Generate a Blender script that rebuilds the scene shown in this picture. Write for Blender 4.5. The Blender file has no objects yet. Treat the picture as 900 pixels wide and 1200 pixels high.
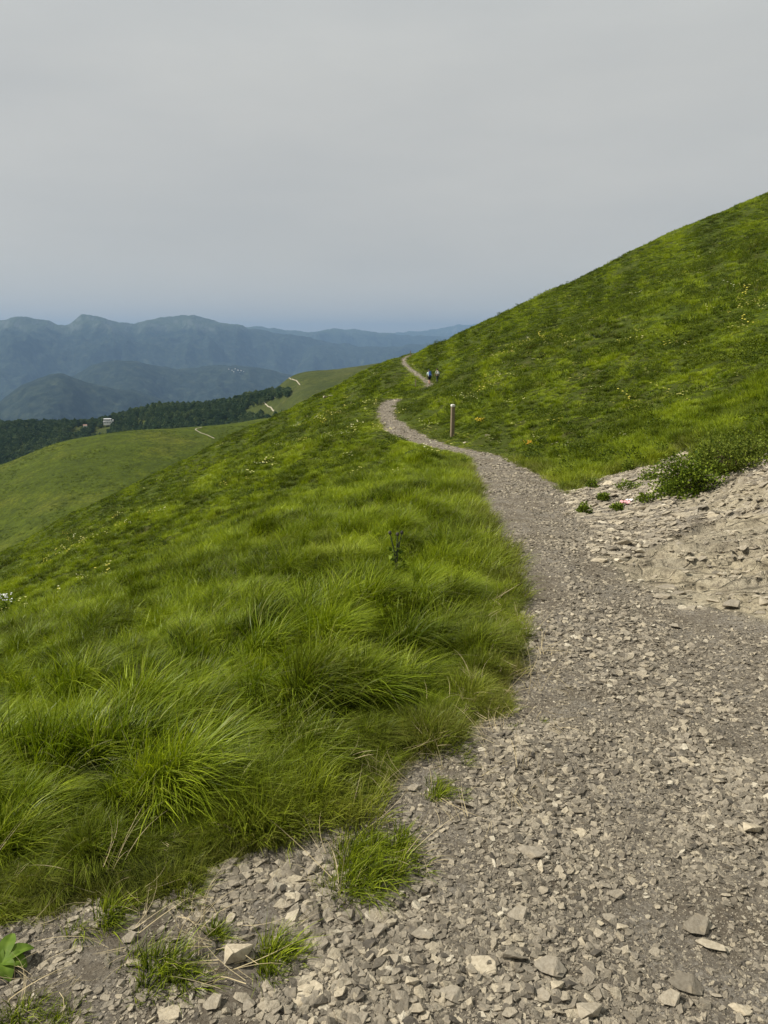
import bpy, bmesh, math, random
import numpy as np
from mathutils import Vector, Matrix, Euler

random.seed(7)
RNG = np.random.default_rng(11)
S = bpy.context.scene
COL = S.collection
F = 860.0                       # focal length in photo pixels (900 x 1200)
PITCH = math.atan(200 / 860)
CP, SP = math.cos(PITCH), math.sin(PITCH)
CAM = (0.0, 0.0, 1.6)

# ------------------------------------------------------------------ helpers
def ray(px, py):
    v = (600 - py) / F
    return ((px - 450) / F, CP + SP * v, -SP + CP * v)

def at(px, py, Y):
    d = ray(px, py)
    t = Y / d[1]
    return (t * d[0], Y, CAM[2] + t * d[2])

def _hash(ix, iy, seed):
    h = (ix.astype(np.int64) * 374761393 + iy.astype(np.int64) * 668265263 + seed * 1442695041) & 0xFFFFFFFF
    h = ((h ^ (h >> 13)) * 1274126177) & 0xFFFFFFFF
    return (h ^ (h >> 16)) & 0xFFFFFFFF

def noise(x, y, seed=0):
    x = np.asarray(x, float); y = np.asarray(y, float)
    ix = np.floor(x); iy = np.floor(y)
    fx = x - ix; fy = y - iy
    ux = fx * fx * fx * (fx * (fx * 6 - 15) + 10); uy = fy * fy * fy * (fy * (fy * 6 - 15) + 10)
    def g(a, b, dx, dy):
        an = _hash(ix + a, iy + b, seed) / 4294967296.0 * 2 * np.pi
        return np.cos(an) * dx + np.sin(an) * dy
    n0 = g(0, 0, fx, fy) * (1 - ux) + g(1, 0, fx - 1, fy) * ux
    n1 = g(0, 1, fx, fy - 1) * (1 - ux) + g(1, 1, fx - 1, fy - 1) * ux
    return (n0 * (1 - uy) + n1 * uy) * 1.5

def fbm(x, y, seed=0, octs=4, gain=0.5):
    s = 0; a = 1.0; f = 1.0
    for k in range(octs):
        s = s + a * noise(x * f + 17.3 * k, y * f - 9.1 * k, seed + k)
        a *= gain; f *= 2.03
    return s

def ridged(x, y, seed=0, octs=5, gain=0.5):
    s = 0; a = 1.0; f = 1.0
    for k in range(octs):
        s = s + a * (1 - np.abs(noise(x * f + 31.7 * k, y * f + 5.3 * k, seed + k)) * 2)
        a *= gain; f *= 2.07
    return s

def sstep(a, b, x):
    t = np.clip((x - a) / (b - a), 0, 1)
    return t * t * (3 - 2 * t)

def smooth_interp(xs, ys, q, n=600, w=1.0):
    """piecewise cubic (Catmull-like, monotone enough) interpolation"""
    xs = np.array(xs, float); ys = np.array(ys, float)
    d = np.gradient(ys, xs)
    q = np.asarray(q, float); qc = np.clip(q, xs[0], xs[-1])
    i = np.clip(np.searchsorted(xs, qc) - 1, 0, len(xs) - 2)
    hh = xs[i + 1] - xs[i]; t = (qc - xs[i]) / hh
    h00 = 2 * t**3 - 3 * t**2 + 1; h10 = t**3 - 2 * t**2 + t; h01 = -2 * t**3 + 3 * t**2; h11 = t**3 - t**2
    return h00 * ys[i] + h10 * hh * d[i] + h01 * ys[i + 1] + h11 * hh * d[i + 1]

def poly_sd(poly, x, y):
    """signed distance to polygon, negative inside"""
    x = np.asarray(x, float); y = np.asarray(y, float)
    d2 = np.full(x.shape, 1e18); ins = np.zeros(x.shape, bool)
    n = len(poly)
    for i in range(n):
        ax, ay = poly[i]; bx, by = poly[(i + 1) % n]
        ex, ey = bx - ax, by - ay
        L = ex * ex + ey * ey + 1e-12
        t = np.clip(((x - ax) * ex + (y - ay) * ey) / L, 0, 1)
        dx = x - ax - t * ex; dy = y - ay - t * ey
        d2 = np.minimum(d2, dx * dx + dy * dy)
        c = ((ay > y) != (by > y)) & (x < (bx - ax) * (y - ay) / (by - ay + 1e-18) + ax)
        ins ^= c
    d = np.sqrt(d2)
    return np.where(ins, -d, d)

def link(o, parent=None):
    COL.objects.link(o)
    if parent: o.parent = parent
    return o

def mesh_np(name, verts, faces, mat=None, smooth=True, attrs=None):
    me = bpy.data.meshes.new(name)
    verts = np.asarray(verts, np.float32)
    me.vertices.add(len(verts)); me.vertices.foreach_set('co', verts.ravel())
    if len(faces):
        faces = np.asarray(faces, np.int32); k = faces.shape[1]; nf = len(faces)
        me.loops.add(nf * k); me.loops.foreach_set('vertex_index', faces.ravel())
        me.polygons.add(nf)
        me.polygons.foreach_set('loop_start', np.arange(0, nf * k, k, dtype=np.int32))
        if smooth: me.polygons.foreach_set('use_smooth', np.ones(nf, bool))
    for nm, (typ, arr) in (attrs or {}).items():
        a = me.attributes.new(nm, typ, 'POINT')
        a.data.foreach_set('vector' if typ == 'FLOAT_VECTOR' else 'value', np.asarray(arr).ravel())
    if mat: me.materials.append(mat)
    me.update(calc_edges=True)
    return me

def obj(name, me, parent=None, **props):
    o = bpy.data.objects.new(name, me)
    link(o, parent)
    for k, v in props.items(): o[k] = v
    return o

def empty(name, loc, label, cat, group=None, rz=0):
    o = bpy.data.objects.new(name, None); link(o)
    o.location = loc; o.rotation_euler = (0, 0, rz); o.empty_display_size = .1
    o['label'] = label; o['category'] = cat
    if group: o['group'] = group
    return o

# ------------------------------------------------------------------ node helpers
def new_mat(name):
    m = bpy.data.materials.new(name); m.use_nodes = True
    nt = m.node_tree; nt.nodes.clear()
    out = nt.nodes.new('ShaderNodeOutputMaterial')
    return m, nt, out

class N:
    def __init__(s, nt): s.nt = nt
    def add(s, typ, **kw):
        n = s.nt.nodes.new(typ)
        for k, v in kw.items(): setattr(n, k, v)
        return n
    def l(s, a, b): s.nt.links.new(a, b)
    def inp(s, sock, v):
        if hasattr(v, 'is_output'): s.l(v, sock)
        elif v is not None: sock.default_value = v
    def noise(s, scale, vec=None, detail=4, rough=.6, dist=0):
        n = s.add('ShaderNodeTexNoise'); n.inputs['Scale'].default_value = scale
        n.inputs['Detail'].default_value = detail; n.inputs['Roughness'].default_value = rough
        n.inputs['Distortion'].default_value = dist
        if vec is not None: s.l(vec, n.inputs['Vector'])
        return n.outputs['Fac']
    def ramp(s, fac, stops):
        n = s.add('ShaderNodeValToRGB'); e = n.color_ramp.elements
        while len(e) < len(stops): e.new(.5)
        for i, (p, c) in enumerate(stops):
            e[i].position = p
            e[i].color = (c, c, c, 1) if isinstance(c, (int, float)) else (*c, 1)
        s.l(fac, n.inputs[0]); return n.outputs[0]
    def mix(s, fac, a, b, typ='MIX'):
        n = s.add('ShaderNodeMix', data_type='RGBA', blend_type=typ)
        s.inp(n.inputs[0], fac)
        for k, v in ((6, a), (7, b)):
            if isinstance(v, tuple): n.inputs[k].default_value = (*v[:3], 1)
            else: s.l(v, n.inputs[k])
        return n.outputs[2]
    def math(s, op, a, b=None):
        n = s.add('ShaderNodeMath', operation=op)
        s.inp(n.inputs[0], a)
        if b is not None: s.inp(n.inputs[1], b)
        return n.outputs[0]
    def attr(s, name, typ='GEOMETRY'):
        n = s.add('ShaderNodeAttribute', attribute_name=name, attribute_type=typ); return n
    def pos(s): return s.add('ShaderNodeNewGeometry').outputs['Position']
    def bump(s, h, strength=.5, dist=.01, nrm=None):
        n = s.add('ShaderNodeBump'); n.inputs['Strength'].default_value = strength
        n.inputs['Distance'].default_value = dist; s.l(h, n.inputs['Height'])
        if nrm is not None: s.l(nrm, n.inputs['Normal'])
        return n.outputs[0]
    def princ(s, col, rough=.85, nrm=None, spec=.3):
        n = s.add('ShaderNodeBsdfPrincipled')
        if isinstance(col, tuple): n.inputs['Base Color'].default_value = (*col[:3], 1)
        else: s.l(col, n.inputs['Base Color'])
        n.inputs['Roughness'].default_value = rough
        n.inputs['Specular IOR Level'].default_value = spec
        if nrm is not None: s.l(nrm, n.inputs['Normal'])
        return n.outputs[0]

def simple_mat(name, col, rough=.8, scale=20, var=.25, spec=.3):
    m, nt, out = new_mat(name); k = N(nt)
    tc = k.add('ShaderNodeTexCoord').outputs['Object']
    f = k.noise(scale, tc)
    c = k.mix(f, tuple(x * (1 - var) for x in col), tuple(min(1, x * (1 + var)) for x in col))
    k.l(k.princ(c, rough, spec=spec), out.inputs[0]); return m

# ------------------------------------------------------------------ terrain definition
# path: photo row, left px, right px, depth (m)
PATH = [(1200, 50, 1050, 1.44), (1000, 330, 980, 2.05), (900, 490, 900, 2.55), (800, 610, 830, 3.27), (700, 610, 740, 4.55),
        (640, 582, 700, 5.9), (600, 563, 668, 7.6), (560, 552, 640, 11.2), (535, 545, 588, 16.2), (519, 480, 516, 23.0),
        (505, 450, 487, 28.5), (490, 441, 465, 35.0), (476, 443, 464, 42.0), (472, 447, 465, 45.0),
        (466, 482, 493, 68.0), (450.5, 499, 510, 90.0), (444.5, 492, 501, 100), (438, 483, 492, 110), (429, 472, 479, 121),
        (421, 469.5, 475, 130), (414, 485, 489, 141)]
PY_ = np.array([p[3] for p in PATH])
PL_ = np.array([at(p[1], p[0], p[3])[0] for p in PATH])
PR_ = np.array([at(p[2], p[0], p[3])[0] for p in PATH])
PZ_ = np.array([at(450, p[0], p[3])[2] for p in PATH])
PZ_[:5] = (0, 0, 0, -.01, -.04)
_PY2 = np.concatenate([[-3, 0, .7], PY_, [170, 400]])
_PL2 = np.concatenate([[-1.3, -1.2, -1.1], PL_, [PL_[-1] + 1, PL_[-1] + 8]])
_PR2 = np.concatenate([[1.6, 1.5, 1.3], PR_, [PR_[-1] + 1, PR_[-1] + 8]])
_PZ2 = np.concatenate([[0, 0, 0], PZ_, [PZ_[-1] - 1, PZ_[-1] - 3]])

def hsmooth(x, y):
    xl = smooth_interp(_PY2, _PL2, y); xr = smooth_interp(_PY2, _PR2, y); zc = smooth_interp(_PY2, _PZ2, y)
    u = np.maximum(xl - x, 0); v = np.maximum(x - xr, 0)
    a = np.interp(y, [0, 4, 10, 40, 100], [3.5, 3.2, 2.2, 1.2, 1.0])
    sl = np.interp(y, [0, 60, 130], [.45, .46, .48])
    left = -sl * (np.sqrt(u * u + a * a) - a)
    b = np.interp(y, [0, 4, 8, 12, 20, 60], [2.6, 2.0, 1.2, .8, .7, .6])
    sr = np.interp(y, [0, 5, 10, 40, 130], [.40, .42, .44, .45, .455])
    right = sr * (np.sqrt(v * v + b * b) - b)
    z = zc + left + right
    q = np.maximum(y - 133, 0)
    z = z - np.where(q < 60, .0045 * q * q, .0045 * 3600 + .54 * (q - 60))
    return z

def hmid(x, y):
    """smooth shape + undulations of a metre and more"""
    r = np.hypot(x, y)
    z = hsmooth(x, y)
    k = sstep(6, 40, r)
    far = fbm(x / 11.0, y / 16.0, 5, 3) * .38 * k + fbm(x / 30.0, y / 34.0, 9, 2) * 1.0 * sstep(45, 120, r)
    pd = np.maximum(smooth_interp(_PY2, _PL2, y) - x, x - smooth_interp(_PY2, _PR2, y))
    return z + far * sstep(.3, 4, pd)

def unproj(px, py, tmax=260):
    d = ray(px, py); n = math.hypot(d[0], d[1])
    t = np.concatenate([np.linspace(1.0, 12, 900), np.linspace(12, tmax, 4000)]) / d[1]
    g = CAM[2] + t * d[2] - hmid(t * d[0], t * d[1])
    i = np.argmax(g < 0)
    if g[i] >= 0: i = len(t) - 1
    f = g[i - 1] / (g[i - 1] - g[i] + 1e-12)
    tt = t[i - 1] + f * (t[i] - t[i - 1])
    return tt * d[0], tt * d[1]

left_px = [(-260, 1120), (0, 1088), (100, 1072), (200, 1060), (265, 1015), (330, 985), (420, 955), (480, 905), (535, 868), (600, 815),
           (612, 760), (610, 700), (590, 650), (565, 600), (553, 560)]
right_px = [(640, 560), (662, 582)]
rock_px = [(662, 582), (700, 562), (722, 552), (770, 545), (800, 522), (815, 535), (850, 556), (895, 528), (960, 512), (1200, 515), (1300, 800),
           (1000, 760), (860, 726), (790, 706), (722, 678), (692, 650), (690, 620)]
far_sel = PY_ > 15
LEFT_W = [unproj(*p) for p in left_px]
PATH_POLY = [(-2.6, -3), (-2.6, 1.2)] + LEFT_W + list(zip(PL_[far_sel], PY_[far_sel])) + \
            list(zip(PR_[far_sel][::-1], PY_[far_sel][::-1])) + [unproj(640, 560), unproj(662, 582)]
ROCK_POLY = [unproj(*p) for p in rock_px]
# gravel continues to the near right of the rock
_cx, _cy = np.mean(ROCK_POLY[:8] + ROCK_POLY[12:], 0)
PATH_POLY += [(ROCK_POLY[i][0] * .8 + _cx * .2, ROCK_POLY[i][1] * .8 + _cy * .2) for i in (0, 16, 15, 14, 13, 12)] + [ROCK_POLY[11]] + [(ROCK_POLY[11][0] + 2, 3.5), (5, 1.0), (4, -3)]

CREAM_POLY = [unproj(*p) for p in [(712, 660), (740, 640), (775, 625), (820, 612), (860, 603), (900, 594), (1000, 582), (1300, 590), (1300, 800), (1000, 760), (860, 726), (790, 706), (730, 682)]]
SLAB_POLY = [unproj(*p) for p in [(785, 590), (812, 566), (860, 560), (905, 560), (1010, 545), (1010, 585), (880, 590), (820, 600)]]
def cream(x, y):
    j = fbm(x / .5, y / .4, 66, 4) * .22
    a = 1 - sstep(-.12, .12, poly_sd(CREAM_POLY, x, y) + j)
    b = (1 - sstep(-.08, .08, poly_sd(SLAB_POLY, x, y) + j)) * .8
    return np.maximum(a, b)

def masks(x, y):
    w = np.clip(np.hypot(x, y) / 12, .12, 1.2)
    jx = fbm(x / .35, y / .35, 61, 3) * .05 + fbm(x / (1.2 * w), y / (1.2 * w), 62, 2) * .07 * w
    sdp = poly_sd(PATH_POLY, x, y) + jx
    sdr = poly_sd(ROCK_POLY, x, y) + jx * 1.8
    rock = 1 - sstep(-.10, .10, sdr)
    path = (1 - sstep(-.05, .05, sdp)) * (1 - rock)
    grass = np.clip(1 - rock - path, 0, 1)
    edge = np.minimum(sdp, sdr)      # > 0 into the grass
    return grass, path, rock, edge, sdr

def ground(x, y, full=False):
    x = np.asarray(x, float); y = np.asarray(y, float)
    g, p, r, e, sdr = masks(x, y)
    z = hmid(x, y)
    R = np.hypot(x, y)
    bil = np.abs(noise(x / .62 + .3 * noise(x / .4, y / .4, 27), y / .50, 21)); bil2 = np.abs(noise(x / 1.25, y / .95, 29))
    mound = (np.sqrt(bil + .01) * .17 + np.sqrt(bil2 + .01) * .15 - .16) * (1 - sstep(4, 8, R)) * sstep(.05, .5, e) + (np.sqrt(bil2 + .01) * .13 + bil * .10 - .1) * sstep(4, 8, R) * (1 - sstep(25, 60, R)) + fbm(x / 1.3, y / 1.5, 23, 3, .6) * .12 * sstep(4, 9, R) * (1 - .6 * sstep(40, 90, R)) + fbm(x / 5., y / 6., 25, 2) * .3 * sstep(30, 70, R)
    z = z + g * (mound * sstep(0, .5, e) + .05 * sstep(0, .14, e))
    z = z + (p + r) * (fbm(x / .5, y / .5, 31, 4) * .018)
    # bedding of the bare rock: tilted steps
    s = (x * .35 + y * .94) / .34 + fbm(x / 1.1, y / .7, 41, 3) * .9
    st = np.floor(s) + sstep(.80, .97, s - np.floor(s))
    s2 = (x * .1 + y * .99) / .11 + fbm(x / .5, y / .4, 43, 3) * .8
    st2 = np.floor(s2) + sstep(.75, .96, s2 - np.floor(s2))
    inn = sstep(0, .3, -sdr) * (.35 + .65 * cream(x, y))
    z = z + r * inn * ((st - s) * .085 + (st2 - s2) * .03 + fbm(x / .22, y / .16, 47, 4) * .02 + fbm(x / 1.3, y / 1.3, 48, 2) * .05)
    if full: return z, g, p, r, e
    return z

def gz(x, y): return float(ground(np.array([x]), np.array([y]))[0])

# ------------------------------------------------------------------ materials for ground
def ground_material():
    m, nt, out = new_mat('ground_cover'); k = N(nt)
    P = k.pos()
    # soil under grass
    n1 = k.noise(1.7, P, 6); n2 = k.noise(.11, P, 5); n3 = k.noise(14, P, 5)
    soil = k.ramp(n1, [(.3, (.040, .034, .014)), (.5, (.042, .056, .008)), (.75, (.085, .075, .028))])
    soil = k.mix(k.ramp(n2, [(.4, 0.), (.62, 1.)]), soil, (.060, .082, .010))
    soil = k.mix(k.math('MULTIPLY', n3, .5), soil, (.03, .035, .012))
    # gravel bed
    v = k.add('ShaderNodeTexVoronoi'); v.inputs['Scale'].default_value = 130; k.l(P, v.inputs['Vector'])
    sepc = k.add('ShaderNodeSeparateColor'); k.l(v.outputs['Color'], sepc.inputs[0])
    stone = k.ramp(sepc.outputs[0], [(.0, (.12, .105, .085)), (.4, (.235, .21, .17)), (.75, (.32, .29, .24)), (1., (.40, .365, .305))])
    fine = k.noise(55, P, 9, .75)
    dirt = k.ramp(k.noise(9, P, 9, .7), [(.3, (.135, .112, .082)), (.7, (.235, .202, .150))])
    dirt = k.mix(k.ramp(fine, [(.35, .6), (.6, 0.)]), dirt, (.07, .052, .036))
    gm = k.ramp(k.noise(3.1, P, 6, .65), [(.40, 0.), (.58, 1.)])
    gravel = k.mix(k.math('MULTIPLY', gm, .6), dirt, stone)
    # rock
    mp = k.add('ShaderNodeMapping'); mp.inputs['Scale'].default_value = (2.2, 9, 14); mp.inputs['Rotation'].default_value = (.0, .0, .35); k.l(P, mp.inputs[0])
    rn = k.noise(1.0, mp.outputs[0], 9, .68, .6); rn2 = k.noise(1.3, P, 5); rn3 = k.noise(24, P, 6, .7)
    rock = k.ramp(rn, [(.31, (.11, .09, .06)), (.40, (.31, .262, .175)), (.52, (.45, .385, .26)), (.72, (.56, .49, .345))])
    rock = k.mix(k.ramp(rn2, [(.42, 0.), (.60, .45)]), rock, (.30, .265, .205))
    rock = k.mix(k.ramp(rn3, [(.50, 0.), (.66, .75)]), rock, (.13, .105, .08))
    ga, ra = k.attr('grass_amount').outputs['Fac'], k.attr('rock_amount').outputs['Fac']
    col = k.mix(ga, gravel, soil); col = k.mix(ra, col, rock)
    hg = k.math('MULTIPLY', fine, .45)
    vc = k.add('ShaderNodeTexVoronoi', feature='DISTANCE_TO_EDGE'); vc.inputs['Scale'].default_value = 3.2
    mp2 = k.add('ShaderNodeMapping'); mp2.inputs['Scale'].default_value = (1., 2.6, 2.6); mp2.inputs['Rotation'].default_value = (0, 0, .35)
    wob = k.mix(.22, P, k.add('ShaderNodeTexNoise').outputs['Color']); k.l(wob, mp2.inputs[0]); k.l(mp2.outputs[0], vc.inputs['Vector'])
    crack = k.ramp(vc.outputs[0], [(.0, 0.), (.045, 1.)])
    hr = k.math('ADD', k.math('ADD', k.math('MULTIPLY', rn, 1.6), k.math('MULTIPLY', rn3, .6)), k.math('MULTIPLY', crack, .5))
    hm = k.add('ShaderNodeMix'); k.l(ra, hm.inputs[0]); k.l(hg, hm.inputs[2]); k.l(hr, hm.inputs[3])
    nrm = k.bump(hm.outputs[0], 1., .05)
    k.l(k.princ(col, .95, nrm, .04), out.inputs[0])
    return m
M_GROUND = ground_material()


# ------------------------------------------------------------------ people (built first, so the skin surfaces are evaluated in a light scene)
def skin_mesh(name, joints, bones, mat, sub=2, root=0):
    """joints: [(x, y, z, rx, ry)], bones: index pairs -> one continuous surface"""
    me = bpy.data.meshes.new(name)
    me.from_pydata([j[:3] for j in joints], bones, [])
    o = bpy.data.objects.new(name + '_tmp', me); link(o)
    sk = o.modifiers.new('skin', 'SKIN'); sk.use_smooth_shade = True
    for v, j in zip(me.skin_vertices[0].data, joints): v.radius = (j[3], j[4] if len(j) > 4 else j[3])
    me.skin_vertices[0].data[root].use_root = True
    ss = o.modifiers.new('sub', 'SUBSURF'); ss.levels = sub; ss.render_levels = sub
    dg = bpy.context.evaluated_depsgraph_get(); dg.update()
    r = bpy.data.meshes.new_from_object(o.evaluated_get(dg))
    bpy.data.objects.remove(o); r.name = name
    r.materials.clear(); r.materials.append(mat)
    return r

def ell(name, c, rad, mat, parent, seg=20, rough=0, seed=1, loc=None):
    bm = bmesh.new(); bmesh.ops.create_uvsphere(bm, u_segments=seg, v_segments=seg // 2 + 2, radius=1)
    rr = random.Random(seed)
    for v in bm.verts:
        k_ = 1 + rr.uniform(-1, 1) * rough
        v.co = Vector((c[0] + v.co.x * rad[0] * k_, c[1] + v.co.y * rad[1] * k_, c[2] + v.co.z * rad[2] * k_))
    me = bpy.data.meshes.new(name); bm.to_mesh(me); bm.free(); me.materials.append(mat)
    me.polygons.foreach_set('use_smooth', np.ones(len(me.polygons), bool))
    return obj(name, me, parent)

def box_into(bm, c, s, bev=.02, seg=3, taper=0):
    r = bmesh.ops.create_cube(bm, size=1)['verts']
    for v in r:
        k_ = 1 - taper * (v.co.z + .5)
        v.co = Vector((c[0] + v.co.x * s[0] * k_, c[1] + v.co.y * s[1] * k_, c[2] + v.co.z * s[2]))
    if bev:
        es = list({e for v in r for e in v.link_edges})
        bmesh.ops.bevel(bm, geom=es, offset=bev, segments=seg, affect='EDGES')

def hiker(x, y, rz, label, shirt, trousers, haircol, stoop, shorts, hatcol=None):
    root = empty('person', (x, y, gz(x, y)), label, 'person', rz=rz)
    skin = simple_mat('skin', (.48, .30, .21), .6)
    b = stoop
    # x right, y ahead, z up; walking: right leg forward
    J = [(0, 0, .94, .15, .11), (0, .02 + .1 * b, 1.14, .125, .10), (0, .05 + .3 * b, 1.34, .155, .11), (0, .07 + .38 * b, 1.46, .075, .07), (0, .09 + .44 * b, 1.53, .052),
         (0, .11 + .50 * b, 1.61, .082, .095), (0, .12 + .52 * b, 1.70, .07, .085),
         (-.19, .06 + .33 * b, 1.40, .062), (-.27, .02 + .25 * b, 1.14, .042), (-.25, .16 + .25 * b, .94, .032), (-.245, .22 + .26 * b, .87, .036, .02),
         (.19, .06 + .33 * b, 1.40, .062), (.28, -.04 + .25 * b, 1.15, .042), (.27, .06 + .22 * b, .92, .032), (.265, .11 + .22 * b, .85, .036, .02),
         (-.10, -.02, .86, .092), (-.105, -.02, .48, .060), (-.105, -.20, .10, .040), (-.11, -.06, .045, .04, .03),
         (.10, .03, .86, .092), (.105, .20, .48, .060), (.105, .16, .09, .040), (.11, .30, .045, .04, .03)]
    B = [(0, 1), (1, 2), (2, 3), (3, 4), (4, 5), (5, 6), (2, 7), (7, 8), (8, 9), (9, 10), (2, 11), (11, 12), (12, 13), (13, 14), (0, 15), (15, 16), (16, 17), (17, 18), (0, 19), (19, 20), (20, 21), (21, 22)]
    obj('body', skin_mesh('body', J, B, skin), root)
    g = 1.22
    pick = lambda ids, bones, k_: ([J[i][:3] + tuple(r * k_ for r in J[i][3:]) for i in ids], [(ids.index(a), ids.index(c)) for a, c in bones])
    j, bb = pick([0, 1, 2, 7, 8, 11, 12], [(0, 1), (1, 2), (2, 3 + 4), (7, 8), (2, 11), (11, 12)], g)
    obj('shirt', skin_mesh('shirt', j, bb, simple_mat('shirt', shirt, .9)), root)
    if shorts:
        jk = [(J[i][0], J[i][1], J[i][2]) + tuple(r * 1.25 for r in J[i][3:]) for i in (0, 15, 19)] + [(-.105, -.02, .52, .088), (.105, .18, .52, .088)]
        obj('shorts', skin_mesh('shorts', jk, [(0, 1), (1, 3), (0, 2), (2, 4)], simple_mat('shorts', trousers, .9)), root)
    else:
        j, bb = pick([0, 15, 16, 17, 19, 20, 21], [(0, 15), (15, 16), (16, 17), (0, 19), (19, 20), (20, 21)], 1.25)
        obj('trousers', skin_mesh('trousers', j, bb, simple_mat('trousers', trousers, .9)), root)
    hx = J[5]
    ell('hair', (0, hx[1] - .015, 1.685), (.098, .112, .105), simple_mat('hair', haircol, .7), root, rough=.03)
    for sx in (-1, 1):
        ell('ear', (sx * .085, hx[1], 1.63), (.015, .03, .038), skin, root, 10)
        ell('boot', (.11 * sx, (.06 if sx < 0 else .24) - (.17 if sx < 0 else .02), .055), (.055, .14, .06), simple_mat('boot', (.05, .04, .035), .8), root, 14)
        ell('eye', (sx * .033, hx[1] + .085, 1.645), (.013, .01, .009), simple_mat('eye', (.05, .04, .03), .3), root, 8)
    ell('nose', (0, hx[1] + .10, 1.615), (.016, .02, .028), skin, root, 8)
    for sx, w0, d in ((-1, J[10], -1), (1, J[14], -1)):                         # five fingers on each hand
        for f_ in range(4):
            a = (f_ - 1.5) * .019
            pts = [(w0[0] + a * .3, w0[1] + a, w0[2] - .005, .010), (w0[0] - sx * .004 + a * .3, w0[1] + a + .012, w0[2] - .05, .0095), (w0[0] - sx * .02, w0[1] + a + .01, w0[2] - .085 + abs(f_ - 1.2) * .008, .008)]
            obj('finger', skin_mesh('finger', pts, [(0, 1), (1, 2)], skin, 1), root)
        obj('thumb', skin_mesh('thumb', [(w0[0] - sx * .01, w0[1] + .02, w0[2] + .01, .012), (w0[0] - sx * .02, w0[1] + .05, w0[2] - .02, .011), (w0[0] - sx * .022, w0[1] + .055, w0[2] - .05, .009)], [(0, 1), (1, 2)], skin, 1), root)
    return root

def backpack(person, b, col, pale, label, size):
    m1 = simple_mat('pack_cloth', col, .8); m2 = simple_mat('pack_pale', pale, .8); m3 = simple_mat('pack_strap', (.03, .03, .035), .8)
    root = empty('backpack', person.location, label, 'backpack', rz=person.rotation_euler.z)
    w, d, h = size; y0 = -.13 - d / 2 + .2 * b; zc = 1.22
    bm = bmesh.new(); box_into(bm, (0, y0, zc), (w, d, h), .06, 4, .12); obj('bag', bm_mesh2(bm, 'bag', m1), root)
    bm = bmesh.new(); box_into(bm, (0, y0 - d / 2 - .03, zc - h * .15), (w * .7, .08, h * .42), .03, 3); obj('front_pocket', bm_mesh2(bm, 'front_pocket', m1), root)
    bm = bmesh.new(); box_into(bm, (0, y0 + .01, zc + h / 2 + .015), (w * .92, d * .98, .10), .035, 3); obj('lid', bm_mesh2(bm, 'lid', m1), root)
    for sx in (-1, 1):
        obj('strap', skin_mesh('strap', [(sx * .10, y0 + d / 2, zc + h * .4, .022, .010), (sx * .115, .02 + .2 * b, 1.50, .022, .010), (sx * .12, .17 + .3 * b, 1.36, .022, .010), (sx * .14, .12 + .15 * b, 1.12, .018, .010), (sx * .15, y0 + d / 2, zc - h * .4, .018, .01)], [(0, 1), (1, 2), (2, 3), (3, 4)], m3, 1), root)
        bm = bmesh.new(); box_into(bm, (sx * (w / 2 + .035), y0, zc - h * .3), (.08, .10, .22), .03, 3); obj('side_pocket', bm_mesh2(bm, 'side_pocket', m2), root)
    return root

def bm_mesh2(bm, name, mat):
    me = bpy.data.meshes.new(name); bmesh.ops.recalc_face_normals(bm, faces=bm.faces); bm.to_mesh(me); bm.free(); me.materials.append(mat)
    me.polygons.foreach_set('use_smooth', np.ones(len(me.polygons), bool)); return me

hx_, hy_ = at(503.2, 451, 90)[:2]
p1 = hiker(hx_, hy_, .30, 'hiker in a pale mint shirt and black shorts walking away under a blue pack', (.62, .74, .66), (.012, .012, .016), (.03, .04, .06), .35, True)
backpack(p1, .35, (.035, .085, .26), (.60, .68, .66), 'big blue trekking pack with pale side pockets on the hiker in mint', (.36, .24, .56))
hx2, hy2 = at(512.5, 451, 91.5)[:2]
p2 = hiker(hx2, hy2, .30, 'dark haired hiker in a loose grey green shirt walking on the uphill side', (.30, .33, .25), (.06, .07, .05), (.02, .015, .012), .1, False)
backpack(p2, .1, (.50, .50, .45), (.40, .42, .38), 'small pale grey daypack on the dark haired hiker', (.26, .14, .34))

# ------------------------------------------------------------------ build near ground, cut into hillside / path / bare rock
def build_ground():
    na, nr = 820, 900
    az = np.radians(np.linspace(-78, 78, na))
    r = np.geomspace(.35, 420, nr)
    A, Rr = np.meshgrid(az, r)
    x = (Rr * np.sin(A)).ravel(); y = (Rr * np.cos(A)).ravel() - .25
    z, g, p, rk, e = ground(x, y, True)
    V = np.stack([x, y, z], 1)
    i = np.arange(nr - 1)[:, None] * na + np.arange(na - 1)[None, :]
    Fc = np.stack([i, i + 1, i + na + 1, i + na], 2).reshape(-1, 4)
    cls = np.argmax(np.stack([g, p, rk], 1), 1)
    fc = np.stack([g, p, rk], 1)[Fc].mean(1).argmax(1)
    # orientation: make normals point up
    Fc = Fc[:, ::-1]
    for c, name in ((0, 'hillside'), (1, 'path'), (2, 'bare_rock_ground')):
        ff = Fc[fc == c]
        used, inv = np.unique(ff, return_inverse=True)
        me = mesh_np(name, V[used], inv.reshape(-1, 4), M_GROUND, True,
                     {'grass_amount': ('FLOAT', g[used].astype(np.float32)), 'rock_amount': ('FLOAT', (rk * cream(x, y))[used].astype(np.float32))})
        obj(name, me, kind='structure')
build_ground()

# ------------------------------------------------------------------ instancing by geometry nodes
PROTO = {}
def proto_collection(name, meshes):
    c = bpy.data.collections.new(name)
    for i, me in enumerate(meshes):
        o = bpy.data.objects.new('%s_%02d' % (name, i), me); c.objects.link(o)
    PROTO[name] = c
    return c

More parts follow.
